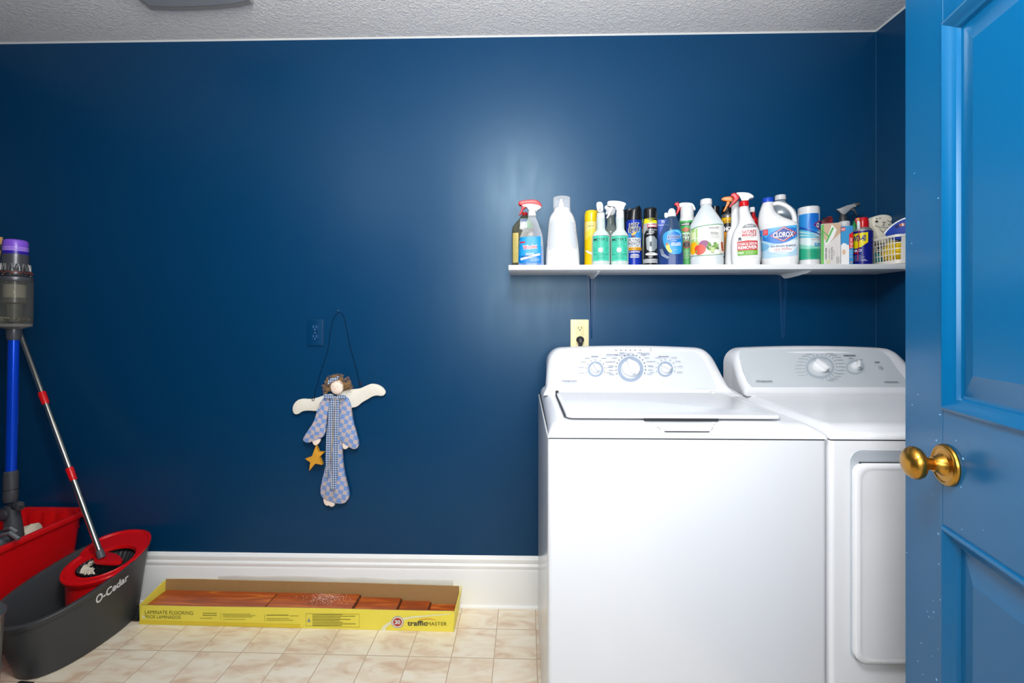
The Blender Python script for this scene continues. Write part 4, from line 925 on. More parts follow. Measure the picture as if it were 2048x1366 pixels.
# puppy print rolled cloth
fur = M('#d9d5c4', .75, bump=.4, bscale=90)
t, f = slab('printed_cloth', 'rolled cream cloth printed with a puppy face, left in the basket behind its rim', 'cloth',
   [(845, 440), (870, 400), (940, 372), (1040, 366), (1110, 385), (1150, 430), (1200, 480), (1205, 540), (1160, 640), (1100, 780), (960, 780), (890, 600), (850, 530)], (1.41, 1.872), (1.47, 1.872), .045, fur, 2, .006)
d = Decal(f, lambda x, z, e: (x, -.025-e, z), 0, .0005)
def stroke(d, pts, w, m):
    for a, b in zip(pts, pts[1:]):
        dx, dy = b[0]-a[0], b[1]-a[1]; L = math.hypot(dx, dy) or 1; nx, ny = -dy/L*w/2, dx/L*w/2
        d.poly([(a[0]+nx, a[1]+ny), (b[0]+nx, b[1]+ny), (b[0]-nx, b[1]-ny), (a[0]-nx, a[1]-ny)], m); d.e -= .00012
    d.e += .00012
bl = M('#2b2722', .6)
d.disc(888, 472, 22, 13, bl); d.disc(888, 432, 14, 5, bl); d.disc(935, 424, 14, 4, bl)
stroke(d, [(965, 485), (1010, 478), (990, 500), (988, 522), (965, 528)], 5, bl); stroke(d, [(988, 522), (1012, 528)], 5, bl); stroke(d, [(1035, 450), (1060, 470), (1100, 465), (1080, 500), (1050, 520), (1110, 525)], 5, bl)
stroke(d, [(862, 530), (940, 552), (1040, 560), (1090, 550)], 5, bl); stroke(d, [(930, 570), (950, 610), (965, 600), (985, 640), (1010, 590), (1030, 600)], 5, bl); stroke(d, [(1040, 366), (1100, 410), (1150, 470)], 4, bl)
d.build('printed_face', t)
# scrub brush with white rim
t, f = slab('scrub_brush', 'navy and white loop handled scrub brush leaning in the basket', 'brush', [(1075, 640), (1130, 570), (1240, 470), (1380, 400), (1480, 392), (1540, 430), (1550, 470), (1500, 520), (1400, 640), (1390, 720), (1150, 720)], (1.405, 1.802), (1.462, 1.722), .016, M('#20409c', .35), 2, .002)
mb = MB()
pts = [(1078, 632), (1130, 570), (1240, 475), (1380, 408), (1480, 398), (1532, 432), (1530, 470), (1480, 500)]
mb.tube([(f(a, b)[0], -.004, f(a, b)[1]) for a, b in smoothpoly(pts, 2, False)], .0045, M('#eceff4', .3), 10); mb.build('white_rim', t)
d = Decal(f, lambda x, z, e: (x, -.008-e, z), 0, .0006); d.poly([(1290, 490), (1370, 475), (1378, 515), (1300, 530)], M('#b46a4a', .4)); d.poly([(1330, 482), (1350, 479), (1358, 520), (1338, 524)], M('#f0f0f0', .4)); d.poly([(1235, 520), (1285, 500), (1290, 545), (1240, 550)], M('#10245c', .4)); d.build('label', t)
t, f = slab('dish_brush', 'turquoise and white brush handle slanting up at the right end of the basket', 'brush', [(1400, 620), (1440, 560), (1560, 470), (1660, 400), (1680, 440), (1560, 560), (1480, 620), (1460, 640)], (1.432, 1.722), (1.460, 1.682), .012, M('#2ab4d2', .35), 1, .002)
mb = MB(); mb.tube([(f(a, b)[0], -.006, f(a, b)[1]) for a, b in ((1380, 640), (1460, 600), (1560, 550), (1655, 495))], .0038, M('#e8ecee', .35), 10); mb.build('grip', t)
t, f = slab('scrub_brush', 'royal blue rounded brush behind the turquoise handle in the basket', 'brush', [(1490, 400), (1540, 355), (1600, 350), (1650, 380), (1650, 600), (1600, 640), (1500, 640), (1480, 500)], (1.465, 1.745), (1.4655, 1.69), .010, M('#1430a8', .4), 2, .003)

# ================================================================ ANGEL ON THE WALL
c8 = lambda a, b: (P(560+a/3.175, 600+b/3.175, 1.91).x, P(560+a/3.175, 600+b/3.175, 1.91).z)
an = thing('angel_decoration', 'folk art wooden angel with cream wings and blue checkered robe hanging on the wall', 'wall decoration', (c8(350, 70)[0], D, c8(350, 70)[1]))
an.location.z = c8(350, 70)[1]
ox, oz = an.location.x, an.location.z
def la(a, b): p = c8(a, b); return (p[0]-ox, p[1]-oz)
def check_mat(name, c1, c2, sx, sz, soft):
    m = bpy.data.materials.new(name); nt, N, b, L = nodes(m); b.inputs['Roughness'].default_value = .7
    tc = N('ShaderNodeTexCoord'); mp = N('ShaderNodeMapping'); mp.inputs['Scale'].default_value = (sx, 1, sz); mp.inputs['Rotation'].default_value = (0, R(-12) if soft else 0, 0)
    L(tc.outputs['Object'], mp.inputs[0])
    nz = N('ShaderNodeTexNoise'); nz.inputs['Scale'].default_value = 60 if soft else 200; L(tc.outputs['Object'], nz.inputs['Vector'])
    ad = N('ShaderNodeVectorMath', operation='MULTIPLY_ADD'); ad.inputs[1].default_value = (.5 if soft else .1,)*3; L(nz.outputs['Color'], ad.inputs[0]); L(mp.outputs[0], ad.inputs[2])
    sp = N('ShaderNodeSeparateXYZ'); L(ad.outputs[0], sp.inputs[0])
    def stripe(o):
        fr = N('ShaderNodeMath', operation='FRACT'); L(o, fr.inputs[0]); gt = N('ShaderNodeMath', operation='GREATER_THAN'); gt.inputs[1].default_value = .5; L(fr.outputs[0], gt.inputs[0]); return gt.outputs[0]
    a, c = stripe(sp.outputs['X']), stripe(sp.outputs['Z'])
    if soft:   # painted checkerboard: xor
        sb = N('ShaderNodeMath', operation='SUBTRACT'); L(a, sb.inputs[0]); L(c, sb.inputs[1]); ab = N('ShaderNodeMath', operation='ABSOLUTE'); L(sb.outputs[0], ab.inputs[0]); o = ab.outputs[0]
    else:
        sb = N('ShaderNodeMath', operation='ADD'); L(a, sb.inputs[0]); L(c, sb.inputs[1]); ab = N('ShaderNodeMath', operation='MULTIPLY'); ab.inputs[1].default_value = .5; L(sb.outputs[0], ab.inputs[0]); o = ab.outputs[0]
    mx = N('ShaderNodeMix', data_type='RGBA'); mx.inputs[6].default_value = lin(c1); mx.inputs[7].default_value = lin(c2); L(o, mx.inputs[0]); L(mx.outputs[2], b.inputs['Base Color'])
    return m
robe = check_mat('painted_check_robe', '#6f8fc4', '#b8a9aa', 27, 27, True); ging = check_mat('gingham_ribbon', '#b4c4dc', '#173060', 105, 105, False)
wing = M('#e6e0d2', .6, mottle=.12, bscale=60); skin = M('#f0dccb', .6)
def board(name, poly, y0, y1, m, par=an, sm=2, bev=.0015, **k):
    mb = MB(); mb.prism([la(*p) for p in (smoothpoly(poly, sm) if sm else poly)], y0, y1, m, bev=bev); return mb.build(name, par, 40, **k)
board('wing', [(78, 700), (82, 668), (105, 638), (140, 626), (190, 632), (240, 620), (300, 597), (345, 600), (350, 700), (300, 708), (230, 706), (180, 702), (140, 706), (112, 728), (88, 724)], -.020, -.008, wing)
board('wing', [(350, 600), (430, 568), (500, 566), (545, 545), (580, 530), (630, 540), (665, 570), (670, 595), (650, 612), (610, 605), (580, 615), (555, 632), (520, 650), (490, 678), (460, 684), (350, 700)], -.020, -.008, wing)
board('foot', [(276, 1255), (300, 1250), (330, 1275), (352, 1290), (345, 1308), (325, 1311), (312, 1300), (300, 1305), (282, 1290)], -.026, -.014, skin)
board('skirt', [(315, 640), (400, 640), (398, 800), (396, 1000), (412, 1110), (440, 1220), (440, 1260), (410, 1292), (340, 1285), (280, 1262), (258, 1225), (268, 1150), (296, 1050), (305, 860)], -.028, -.012, robe)
board('hand', [(215, 885), (262, 872), (266, 890), (248, 915), (228, 920), (214, 900)], -.034, -.022, skin); board('hand', [(402, 895), (440, 910), (443, 930), (425, 944), (405, 938)], -.034, -.022, skin)
board('sleeve', [(285, 618), (318, 612), (322, 660), (305, 740), (298, 840), (278, 870), (230, 885), (185, 904), (158, 890), (158, 868), (190, 820), (225, 770), (245, 700), (262, 650)], -.036, -.022, robe)
board('sleeve', [(400, 612), (438, 615), (458, 680), (468, 760), (490, 840), (508, 905), (500, 938), (470, 942), (430, 918), (395, 890), (378, 850), (390, 760), (398, 680)], -.036, -.022, robe)
# wood face
mb = MB(); x, z = la(368, 550); rx = la(410, 550)[0]-x; mb.sphere((x, -.030, z), 1, skin, (rx, .012, rx*1.15), 24); hd = mb.build('head', an)
mb = MB()
for a, b, r, c in ((355, 543, .0014, blk), (377, 545, .0014, blk)): x, z = la(a, b); mb.sphere((x, -.0415, z), r, c, seg=10)
x, z = la(364, 556); mb.sphere((x, -.042, z), .0022, M('#dba98e', .6), (.8, 1, 1.3), 10)
mb.build('eye', hd)
# hair of jute curls
hm = M('#b58c54', .8, mottle=.4, bscale=80); mb = MB(); rd = random.Random(11)
for i in range(330):
    a = rd.uniform(-35, 215); r = rd.uniform(.85, 1.95); x0_, z0_ = la(372+46*r*math.cos(R(a))*1.0, 545-40*r*math.sin(R(a)))
    if abs(a-90) > 105 and r < 1.1: continue
    y = -rd.uniform(.022, .046); R0 = rd.uniform(.002, .0055); ph = rd.uniform(0, 6.3); tl = rd.uniform(-1, 1)
    mb.tube([(x0_+R0*math.cos(ph+q*.9), y+R0*tl*math.sin(q)*.7, z0_+R0*math.sin(ph+q*.9)) for q in range(6)], .00055, hm, 4, False)
mb.build('hair', an, kind='stuff')
board('hair_bow', [(318, 520), (330, 495), (360, 488), (385, 478), (392, 486), (370, 505), (345, 512), (322, 535)], -.046, -.040, ging, sm=1, bev=0)
# ribbon: two tails and a bow
board('ribbon_tail', [(328, 622), (362, 622), (352, 760), (345, 900), (340, 960), (318, 1120), (305, 1110), (300, 1000), (305, 880), (318, 740)], -.0395, -.0385, ging, sm=0, bev=0)
board('ribbon_tail', [(358, 622), (392, 622), (388, 760), (380, 900), (385, 1010), (376, 1110), (366, 1195), (330, 1188), (335, 1100), (345, 1000), (352, 900), (356, 760)], -.0410, -.0400, ging, sm=0, bev=0)
board('bow', [(292, 600), (300, 590), (345, 598), (372, 605), (400, 596), (430, 598), (432, 622), (400, 622), (376, 612), (345, 618), (300, 625)], -.048, -.041, ging, sm=1, bev=.001)
tw = M('#b79c6a', .8)
for pts in ([(368, 612), (352, 700), (348, 830), (340, 960), (310, 1090), (298, 1250)], [(372, 612), (362, 760), (345, 900), (338, 1000), (345, 1130), (350, 1250)]):
    mb = MB(); mb.tube([(la(a, b)[0], -.0425, la(a, b)[1]) for a, b in smoothpoly(pts, 2, False)], .0008, tw, 6); mb.build('jute_string', an)
# star
st = []
for i, (a, b) in enumerate([(240, 918), (255, 958), (292, 960), (262, 990), (278, 1038), (235, 1030), (198, 1076), (205, 1022), (172, 1000), (215, 985)]): st.append((a, b))
s_ = board('wooden_star', st, -.040, -.020, M('#dfa032', .5, mottle=.3, bscale=30), sm=0, bev=.001)
mb = MB(); mb.tube([(la(238, 905)[0], -.028, la(238, 905)[1]), (la(240, 925)[0], -.03, la(240, 925)[1])], .0007, blk, 6); mb.build('star_wire', s_)
# wire hanger
wr = M('#0e1a26', .4, .5)
pts = [(212, 640), (222, 560), (245, 470), (270, 400), (300, 300), (310, 200), (330, 110), (366, 72), (395, 90), (415, 180), (438, 300), (460, 380), (485, 470), (505, 575)]
mb = MB(); mb.tube([(la(a, b)[0], -.006 if 60 < b < 560 else -.014, la(a, b)[1]) for a, b in smoothpoly(pts, 2, False)], .0009, wr, 6)
for a, b in ((212, 628), (515, 530)):
    for j in range(3): mb.tube([(la(a+8*math.cos(q*.8+j), b+12*math.sin(q*.8+j))[0], -.021-.001*j, la(a+8*math.cos(q*.8+j), b+12*math.sin(q*.8+j))[1]) for q in range(8)], .0008, M('#3a2420', .5), 5)
mb.build('wire_hanger', an)
t = thing('wall_nail', 'small nail in the wall from which the angel wire hangs', 'nail', (c8(366, 68)[0], D, c8(366, 68)[1]))
mb = MB(); mb.cyl((0, .001, 0), (0, -.010, .001), .001, M('#8fa3b5', .3, .8), n=10); mb.cyl((0, -.010, .001), (0, -.0115, .001), .0028, M('#8fa3b5', .3, .8), n=12); mb.build('nail_body', t)

# ================================================================ FLOORING CARTON
def ground(px, py):
    r = ray(px, py); tt = CAM_H/-r.z; return Vector((r.x*tt, r.y*tt, 0))
FL, FR = ground(279, 1249), ground(908, 1264)
dirx = (FR-FL).normalized(); BL_ = (FR-FL).length; ang = math.atan2(dirx.y, dirx.x); BD = .128
t = thing('flooring_carton', 'open yellow laminate flooring carton lying along the white baseboard', 'carton', FL, ang)
ycard = M('#f4e356', .45, mottle=.06, bscale=15); kraft = M('#b08a58', .75, bump=.3, bscale=50, mottle=.12); hF = .0775
Mi = t.matrix_world.copy(); Mt = Matrix.Translation(FL) @ Matrix.Rotation(ang, 4, 'Z'); Mti = Mt.inverted()
mb = MB(); mb.box(.003, BL_-.003, .0035, BD-.0005, .0005, .0205, kraft); mb.build('bottom', t)
mb = MB(); rd = random.Random(4)
def wallpoly(n, y, th, hts, m0, m1, lean=0):
    xs = [BL_*i/n for i in range(n+1)]
    for dy, mm in ((0, m0), (th, m1)):
        tb = bmesh.new(); lo = [tb.verts.new((x, y+dy, .0005)) for x in xs]; hi = [tb.verts.new((x, y+dy+lean, hts(x/BL_))) for x in xs]
        for i in range(n): tb.faces.new((lo[i], lo[i+1], hi[i+1], hi[i]))
        mb.add(tb, mm)
    tb = bmesh.new(); a = [tb.verts.new((x, y+lean, hts(x/BL_))) for x in xs]; b = [tb.verts.new((x, y+th+lean, hts(x/BL_))) for x in xs]
    for i in range(n): tb.faces.new((a[i], a[i+1], b[i+1], b[i]))
    mb.add(tb, kraft)
wallpoly(30, 0, .003, lambda s: hF+.004*s-.001*math.sin(s*9), ycard, kraft); mb.build('front_panel', t)
mb = MB(); wallpoly(30, BD, .003, lambda s: .103+.004*math.sin(s*3)-.004*s+.003*math.exp(-(s-.1)**2*60), kraft, ycard, .004); mb.build('back_panel', t)
for nm, x, lean, yy in (('end_panel', 0, -.002, 0), ('end_panel', BL_, .012, 0)):
    mb = MB(); m0, m1 = (ycard, ycard)
    mb.rings([[(x, 0, .0005), (x+(.003 if x == 0 else -.003), 0, .0005), (x+(.003 if x == 0 else -.003)+lean*.3, 0, hF+.001), (x+lean*.3, 0, hF+.001)],
              [(x, BD, .0005), (x+(.003 if x == 0 else -.003), BD, .0005), (x+(.003 if x == 0 else -.003)+lean, BD, .104), (x+lean, BD, .104)]], ycard); mb.build(nm, t)
# printing on the front
fpn = (Mt.to_3x3() @ Vector((0, -1, 0))).normalized()
def cart(px, py): p = Mti @ Pn(px, py, FL, fpn); return (p.x, p.z)
q1 = lambda a, b: cart(260+a/6.0235, 1130+b/6.0235); q2 = lambda a, b: cart(580+a/5.689, 1130+b/5.689)
srf = lambda x, z, e: (x, -e, z)
ol = M('#5a5620', .5); ol2 = M('#a59a3c', .5)
d = Decal(q1, srf, 0); d.text('LAMINATE FLOORING', 180, 760, 590, 545, ol, slant=12); d.text('PISOS LAMINADOS', 180, 612, 642, 602, ol, slant=8)
d.poly([(118, 660), (2048, 712), (2048, 760), (112, 705)], M('#e3c93a', .45)); d.lines(875, 1050, 578, 625, 2, ol, .25, 2); d.lines(840, 1070, 636, 655, 1, ol2, .4); d.rect(1092, 1096, 575, 655, ol2); d.lines(1120, 1600, 588, 640, 3, ol, .2, 3); d.lines(1125, 1540, 650, 665, 1, ol2, .3); d.rect(1622, 1626, 595, 680, ol2); d.lines(1645, 2030, 598, 630, 1, ol, .2, 3); d.lines(1645, 2040, 640, 680, 2, ol2, .3, 3)
d.disc(170, 622, 18, 18, M('#efe9c8', .6)); d.build('front_print', t)
d = Decal(q2, srf, 0); d.lines(0, 150, 575, 600, 1, ol2, .3)
for a, b, c_, e_ in ((180, 184, 550, 690), (786, 790, 560, 710)): d.rect(a, b, c_, e_, ol2)
d.poly([(180, 548), (790, 558), (790, 562), (180, 552)], ol2); d.poly([(180, 690), (790, 706), (790, 710), (180, 694)], ol2)
d.lines(255, 750, 562, 700, 8, ol, .32, 8); d.poly([(196, 645), (216, 600), (238, 645)], M('#8c8f90', .5))
d.poly([(1025, 750), (1060, 690), (1120, 650), (1200, 615), (1400, 580), (1820, 552), (1820, 560), (1400, 600), (1230, 635), (1150, 670), (1100, 705), (1080, 752)], M('#e9e6c6', .5))
d.disc(1225, 647, 72, 70, M('#e6e2d6', .5)); d.ring(1225, 647, 68, 66, 5, M('#6d5a50', .5)); d.disc(1225, 647, 50, 48, M('#b0392a', .5)); d.text('30', 1192, 1258, 672, 622, wht, bold=.05)
d.text('traffic', 1336, 1560, 688, 630, M('#4a4a40', .5), bold=.025); d.text('MASTER', 1560, 1785, 686, 646, ol)
d.poly([(1450, 624), (1520, 608), (1600, 606), (1690, 626), (1600, 614), (1520, 616)], M('#d8862a', .5)); d.build('front_print', t)
# clear plastic wrap standing up behind the back panel
mb = MB(); n = 60; rg = []
for i in range(n+1):
    s = i/n; x = BL_*(.18+.80*s); hh = .120+.004*math.sin(s*5)+.006*s+.0015*math.sin(s*23)
    rg.append([(x, BD+.006+.001*math.sin(s*40), .05), (x, BD+.007+.001*math.sin(s*33), hh), (x, BD+.0075+.001*math.sin(s*33), hh), (x, BD+.0065, .05)])
mb.rings(rg, clear('#faf9f7', .07, .2, diff='#f4f2ee')); mb.build('plastic_wrap', t)
# planks
def wood_mat():
    m = bpy.data.materials.new('cherry_laminate'); nt, N, b, L = nodes(m); b.inputs['Roughness'].default_value = .3
    tc = N('ShaderNodeTexCoord'); mp = N('ShaderNodeMapping'); mp.inputs['Scale'].default_value = (3, 22, 22); L(tc.outputs['Object'], mp.inputs[0])
    nz = N('ShaderNodeTexNoise'); nz.inputs['Scale'].default_value = 1.4; nz.inputs['Detail'].default_value = 6; nz.inputs['Distortion'].default_value = 1.2
    L(mp.outputs[0], nz.inputs['Vector']); cr = N('ShaderNodeValToRGB'); e = cr.color_ramp.elements
    e[0].position = .3; e[0].color = lin('#8a3f1c'); e[1].position = .68; e[1].color = lin('#d87a30'); k = e.new(.5); k.color = lin('#b0501f')
    L(nz.outputs['Fac'], cr.inputs[0]); L(cr.outputs[0], b.inputs['Base Color']); return m
wood = wood_mat(); edge = M('#4a2c18', .6)
def plank(x0, x1, z, label, y1=.120):
    p0 = Mt @ Vector((x0, .006, z-.0105))
    r = thing('laminate_plank', label, 'floor plank', p0, ang, 'laminate planks lying in the carton')
    mb = MB(); mb.box(0, x1-x0, 0, y1-.006, .0, .0105, wood, bev=.0008, seg=1); mb.build('plank_board', r)
    mb = MB(); mb.box(x1-x0, x1-x0+.005, .002, y1-.008, .003, .0065, edge); mb.build('tongue', r)
    return r
def lx(px, py, z): q = Mti @ P(px, py, 1.893); return q.x
xa, xb, xc, xd = lx(557, 1178, 0), lx(722, 1182, 0), lx(804, 1192, 0), lx(862, 1200, 0)
plank(.012, xa-.001, .066, 'long dark cherry laminate plank at the left of the yellow carton')
plank(xa+.004, xb, .0655, 'middle laminate plank dusted with white powder in the yellow carton')
plank(.012, xc, .0540, 'short orange brown plank step right of the dusty plank')
plank(.012, xd, .0430, 'second plank step down, between the orange step and the bottom plank')
plank(.012, BL_-.012, .0320, 'lowest bright orange plank at the right end of the yellow carton')
# powder
mb = MB(); rd = random.Random(2); pw = M('#f2ece4', .8); c0 = Mti @ P(655, 1184, 1.86)
for i in range(420):
    x = c0.x+rd.gauss(0, .045); y = .095+rd.gauss(0, .022)
    if not (.012 < y < .116): continue
    s = rd.uniform(.0003, .0010); mb.box(x-s, x+s, y-s, y+s, .0655, .0655+s, pw)
o = mb.build('wood_dust'); o.location = FL; o.rotation_euler = (0, 0, ang); o['label'] = 'white powdery dust scattered on the middle laminate plank'; o['category'] = 'dust'; o['kind'] = 'stuff'

# ================================================================ RED TUB, BUCKET, MOP, VACUUM
rp = M('#cf0f14', .3, coat=.15); gp = M('#3b3d3f', .42, bump=.08, bscale=60); gp2 = M('#2c2e30', .45)
tcx, tcy, ta, tb_ = -2.005, 1.625, .165, .285; TZ = .408
t = thing('storage_tub', 'large red plastic tub in the corner behind the grey mop bucket', 'tub', (tcx, tcy, 0))
def trr(a, b, z, r=.05): return [(x, y, z) for x, y in rrect(-a, a, -b, b, r, 8)]
mb = MB(); mb.rings([trr(ta-.045, tb_-.05, .0005), trr(ta-.04, tb_-.045, .004), trr(ta-.012, tb_-.014, TZ-.02), trr(ta-.001, tb_-.001, TZ-.022), trr(ta, tb_, TZ-.018), trr(ta, tb_, TZ-.004), trr(ta-.003, tb_-.003, TZ), trr(ta-.012, tb_-.012, TZ), trr(ta-.014, tb_-.016, TZ-.006), trr(ta-.043, tb_-.048, .008)], rp); mb.build('tub_body', t, 40)
for i in range(5):
    x = -.12+i*.06
    mb = MB(); mb.prism([(0, TZ-.006), (-.035, TZ-.006), (-.035, TZ-.078), (0, TZ-.078)], -.0018, .0018, rp, mtx=Matrix.Translation((x, tb_-.0165, 0)) @ Matrix.Rotation(R(90), 4, 'Z')); mb.build('divider', t)
mb = MB(); mb.box(-.125, .125, tb_-.055, tb_-.018, TZ-.080, TZ-.076, rp); mb.build('divider_shelf', t)
cl = blob('cleaning_cloth', 'crumpled cream cloth heaped inside the red tub', 'cloth', (tcx+.030, tcy+.10, .012), .16, (.56, .85, 1.13), M('#d9ccb4', .85, bump=.5, bscale=30), 4, .25)
# O shaped mop bucket
bc = Vector((-1.663, 1.665)); bang = R(-5)
def bucket_ab(s):    # s 0 at the floor, 1 at the rim
    a = .195+.045*s; b = .098+.052*s
    return b, a      # half width across, half length along
BR0, BRS = .262, .042
def bpt(th, s, g=0.0, zoff=0.0):
    b, a = bucket_ab(s); n = 2.35
    x = (b+g)*math.copysign(abs(math.cos(th))**(2/n), math.cos(th)); y = (a+g)*math.copysign(abs(math.sin(th))**(2/n), math.sin(th))
    y0 = .02*(1-s); zr = BR0+BRS*(y/a)
    return Vector((x, y+y0, zr*s+zoff))
def w2(p): return Vector((bc.x+p.x*math.cos(bang)-p.y*math.sin(bang), bc.y+p.x*math.sin(bang)+p.y*math.cos(bang), p.z))
t = thing('mop_bucket', 'dark grey oval mop bucket with a red spin wringer, in front of the red tub', 'bucket', (bc.x, bc.y, 0), bang)
TH_ = [2*math.pi*i/72 for i in range(72)]
mb = MB(); rings = [[bpt(th, 0.02, -.008) for th in TH_]]+[[bpt(th, s) for th in TH_] for s in (.03, .2, .4, .6, .8, .895, .905)]
rings += [[bpt(th, .91, .005) for th in TH_], [bpt(th, .99, .008) for th in TH_], [bpt(th, 1.0, .005) for th in TH_], [bpt(th, 1.0, -.006) for th in TH_], [bpt(th, .98, -.009) for th in TH_], [bpt(th, .5, -.005) for th in TH_], [bpt(th, .06, -.005) for th in TH_]]
mb.rings(rings, gp); mb.build('bucket_shell', t, 40)
# wringer
wc = Vector((.045, .068)); WZ = BR0+BRS*.3+.012
def rimdist(phi):
    lo, hi = 0, .5
    b, a = bucket_ab(1)
    for _ in range(30):
        m_ = (lo+hi)/2; x = wc.x+m_*math.cos(phi); y = wc.y+m_*math.sin(phi)
        if abs(x/(b+.004))**2.35+abs(y/(a+.004))**2.35 < 1: lo = m_
        else: hi = m_
    return lo
ph = [2*math.pi*i/96 for i in range(96)]
def outl(g, z):
    out = []
    for p in ph:
        r = rimdist(p); near = math.sin(p) < .30
        k = min(1, max(0, (.62-math.sin(p))/.5)); r2 = min(r-.004, .126) if math.sin(p) < .1 else r*(1-k)+min(r, .135)*k
        x = wc.x+(r2+g)*math.cos(p); y = wc.y+(r2+g)*math.sin(p)
        out.append((x, y, BR0+BRS*(y/.24)+z))
    return out
def hole(r, z): return [(wc.x+r*math.cos(p), wc.y+r*math.sin(p), BR0+BRS*((wc.y+r*math.sin(p))/.24)+z) for p in ph]
def skirt():
    out = []
    for p, (x, y, z) in zip(ph, outl(-.012, 0)):
        near = math.sin(p) < .12 and math.cos(p) < .55; dz = .13 if near else .022
        zz = z-dz; s = max(0, min(1, zz/(BR0+BRS*(y/.24)))); b, a = bucket_ab(s); k = 1.0
        while k > .3:
            xx, yy = wc.x+(x-wc.x)*k, wc.y+(y-wc.y)*k
            if abs(xx/(b-.010))**2.35+abs((yy-.02*(1-s))/(a-.010))**2.35 < 1: break
            k -= .02
        out.append((xx, yy, zz))
    return out
mb = MB(); mb.rings([skirt(), outl(-.010, -.014), outl(-.001, -.010), outl(.004, .004), outl(.002, .009), outl(-.006, .009), outl(-.011, .003), hole(.0935, .001), hole(.0905, .004), hole(.0885, .003), hole(.087, -.008)], rp, False, False); wr_ = mb.build('wringer_cover', t, 35)
mb = MB(); rg = []
for r, z in ((.087, -.004), (.080, -.016), (.070, -.040), (.066, -.060)):
    rg.append([(wc.x+rr*math.cos(p), wc.y+rr*math.sin(p), BR0+BRS*(wc.y/.24)+z) for p in [2*math.pi*i/120 for i in range(120)] for rr in [r*(1 if int(p/(2*math.pi)*60) % 2 else .96)]])
mb.rings(rg, gp2, False, True); mb.build('wringer_basket', t, 20)
mb = MB(); mb.box(.02, .075, -.235, -.195, .0005, .02, gp2, bev=.004); mb.build('base_foot', t)
mb = MB(); mb.prism([(0, 0), (.045, 0), (.045, .012), (.01, .03), (0, .03)], -.03, .03, M('#1c1d1f', .4), bev=.003, mtx=Matrix.Translation((.065, .165, .0005))); mb.build('foot_pedal', t)
# lettering by following the bucket wall
def on_bucket(px, py, e):
    r = ray(px, py); o = Vector((0, 0, CAM_H)); lo, hi = 1.2, 1.9; cb_, sb_ = math.cos(-bang), math.sin(-bang)
    def inside(tt):
        p = o+r*tt; dx, dy = p.x-bc.x, p.y-bc.y; x, y = dx*cb_-dy*sb_, dx*sb_+dy*cb_
        s = max(0, min(1, p.z/(BR0+BRS*(y/.24)))); b, a = bucket_ab(s); y -= .02*(1-s)
        return abs(x/(b+e))**2.35+abs(y/(a+e))**2.35 < 1
    tt = lo
    while tt < hi and not inside(tt): tt += .004
    a_, b_ = tt-.004, tt
    for _ in range(18):
        m_ = (a_+b_)/2
        if inside(m_): b_ = m_
        else: a_ = m_
    p = o+r*a_; dx, dy = p.x-bc.x, p.y-bc.y; return Vector((dx*cb_-dy*sb_, dx*sb_+dy*cb_, p.z))
d = Decal(lambda a, b: (a/3.5375, 980+b/3.5375), on_bucket, 3, .0008)
vs_, fs_ = glyphs('O-Cedar', .03); tbm = bmesh.new(); bv = []
for gx, gy in vs_:
    a = 678+232*gx; h_ = 62-14*gx; b = 812-178*gx**1.05-h_*gy
    x, z = d.mp(a, b); bv.append(tbm.verts.new((x, 0, z)))
for f in fs_:
    try: tbm.faces.new([bv[i] for i in f])
    except ValueError: pass
d._put(tbm, M('#d9dcdc', .45)); d.build('lettering', t)
# mop
mt = Vector((w2(Vector((wc.x, wc.y, 0))).x, w2(Vector((wc.x, wc.y, 0))).y, WZ))
base = P(204, 1116, mt.y); top = P(46, 682, 1.875); axd = (top-base).normalized(); base = base
t = thing('spin_mop', 'steel handled mop with red collars standing in the bucket wringer', 'mop', base)
up_ = axd.to_track_quat('Z', 'Y').to_matrix().to_4x4(); L_ = (top-base).length
steel = M('#b5b2a8', .22, .95)
mb = MB(); mb.lathe([(.0115, 0), (.0125, .01), (.0118, .03), (.0105, .032)], M('#55575a', .4), up_, 24); mb.build('socket', t)
def at(py): return (P(0, py, 1.8).z-base.z)/axd.z
mb = MB(); mb.lathe([(.0098, .028), (.0098, .60*L_)], steel, up_, 24); hb = mb.build('handle_tube', t)
l1 = (base.z, 0)
def dist_at(px, py):
    r = ray(px, py); o = Vector((0, 0, CAM_H)); w0 = o-base; b_ = r.dot(axd); a_ = r.dot(r); dd_ = r.dot(w0); ee = axd.dot(w0); return (a_*ee-b_*dd_)/(a_-b_*b_)
s1, s2 = dist_at(140, 949), dist_at(88, 796)
mb = MB(); mb.lathe([(.0088, s1), (.0088, L_+.10)], steel, up_, 24); mb.build('handle_tube', t)
for s_ in (s1, s2):
    mb = MB(); mb.lathe([(.0105, s_-.028), (.0118, s_-.022), (.0128, s_+.018), (.0125, s_+.026), (.0105, s_+.027)], rp, up_, 28); mb.build('collar', t)
mb = MB(); mb.lathe([(.0088, L_+.10), (.0108, L_+.11), (.0108, L_+.2), (.007, L_+.21)], M('#3a3a3c', .4), up_, 20); mb.build('grip', t)
mb = MB()
hp = [(-.058, -.030), (-.02, .018), (.02, .028), (.088, .030), (.094, .010), (.060, -.016), (.010, -.046), (-.055, -.050)]
mb.prism(smoothpoly(hp, 2), -.006, .006, rp, bev=.002, mtx=Matrix.Translation((0, 0, -.008)) @ Matrix.Rotation(R(90), 4, 'X')); mb.build('mop_plate', t)
mb = MB(); rd = random.Random(8)
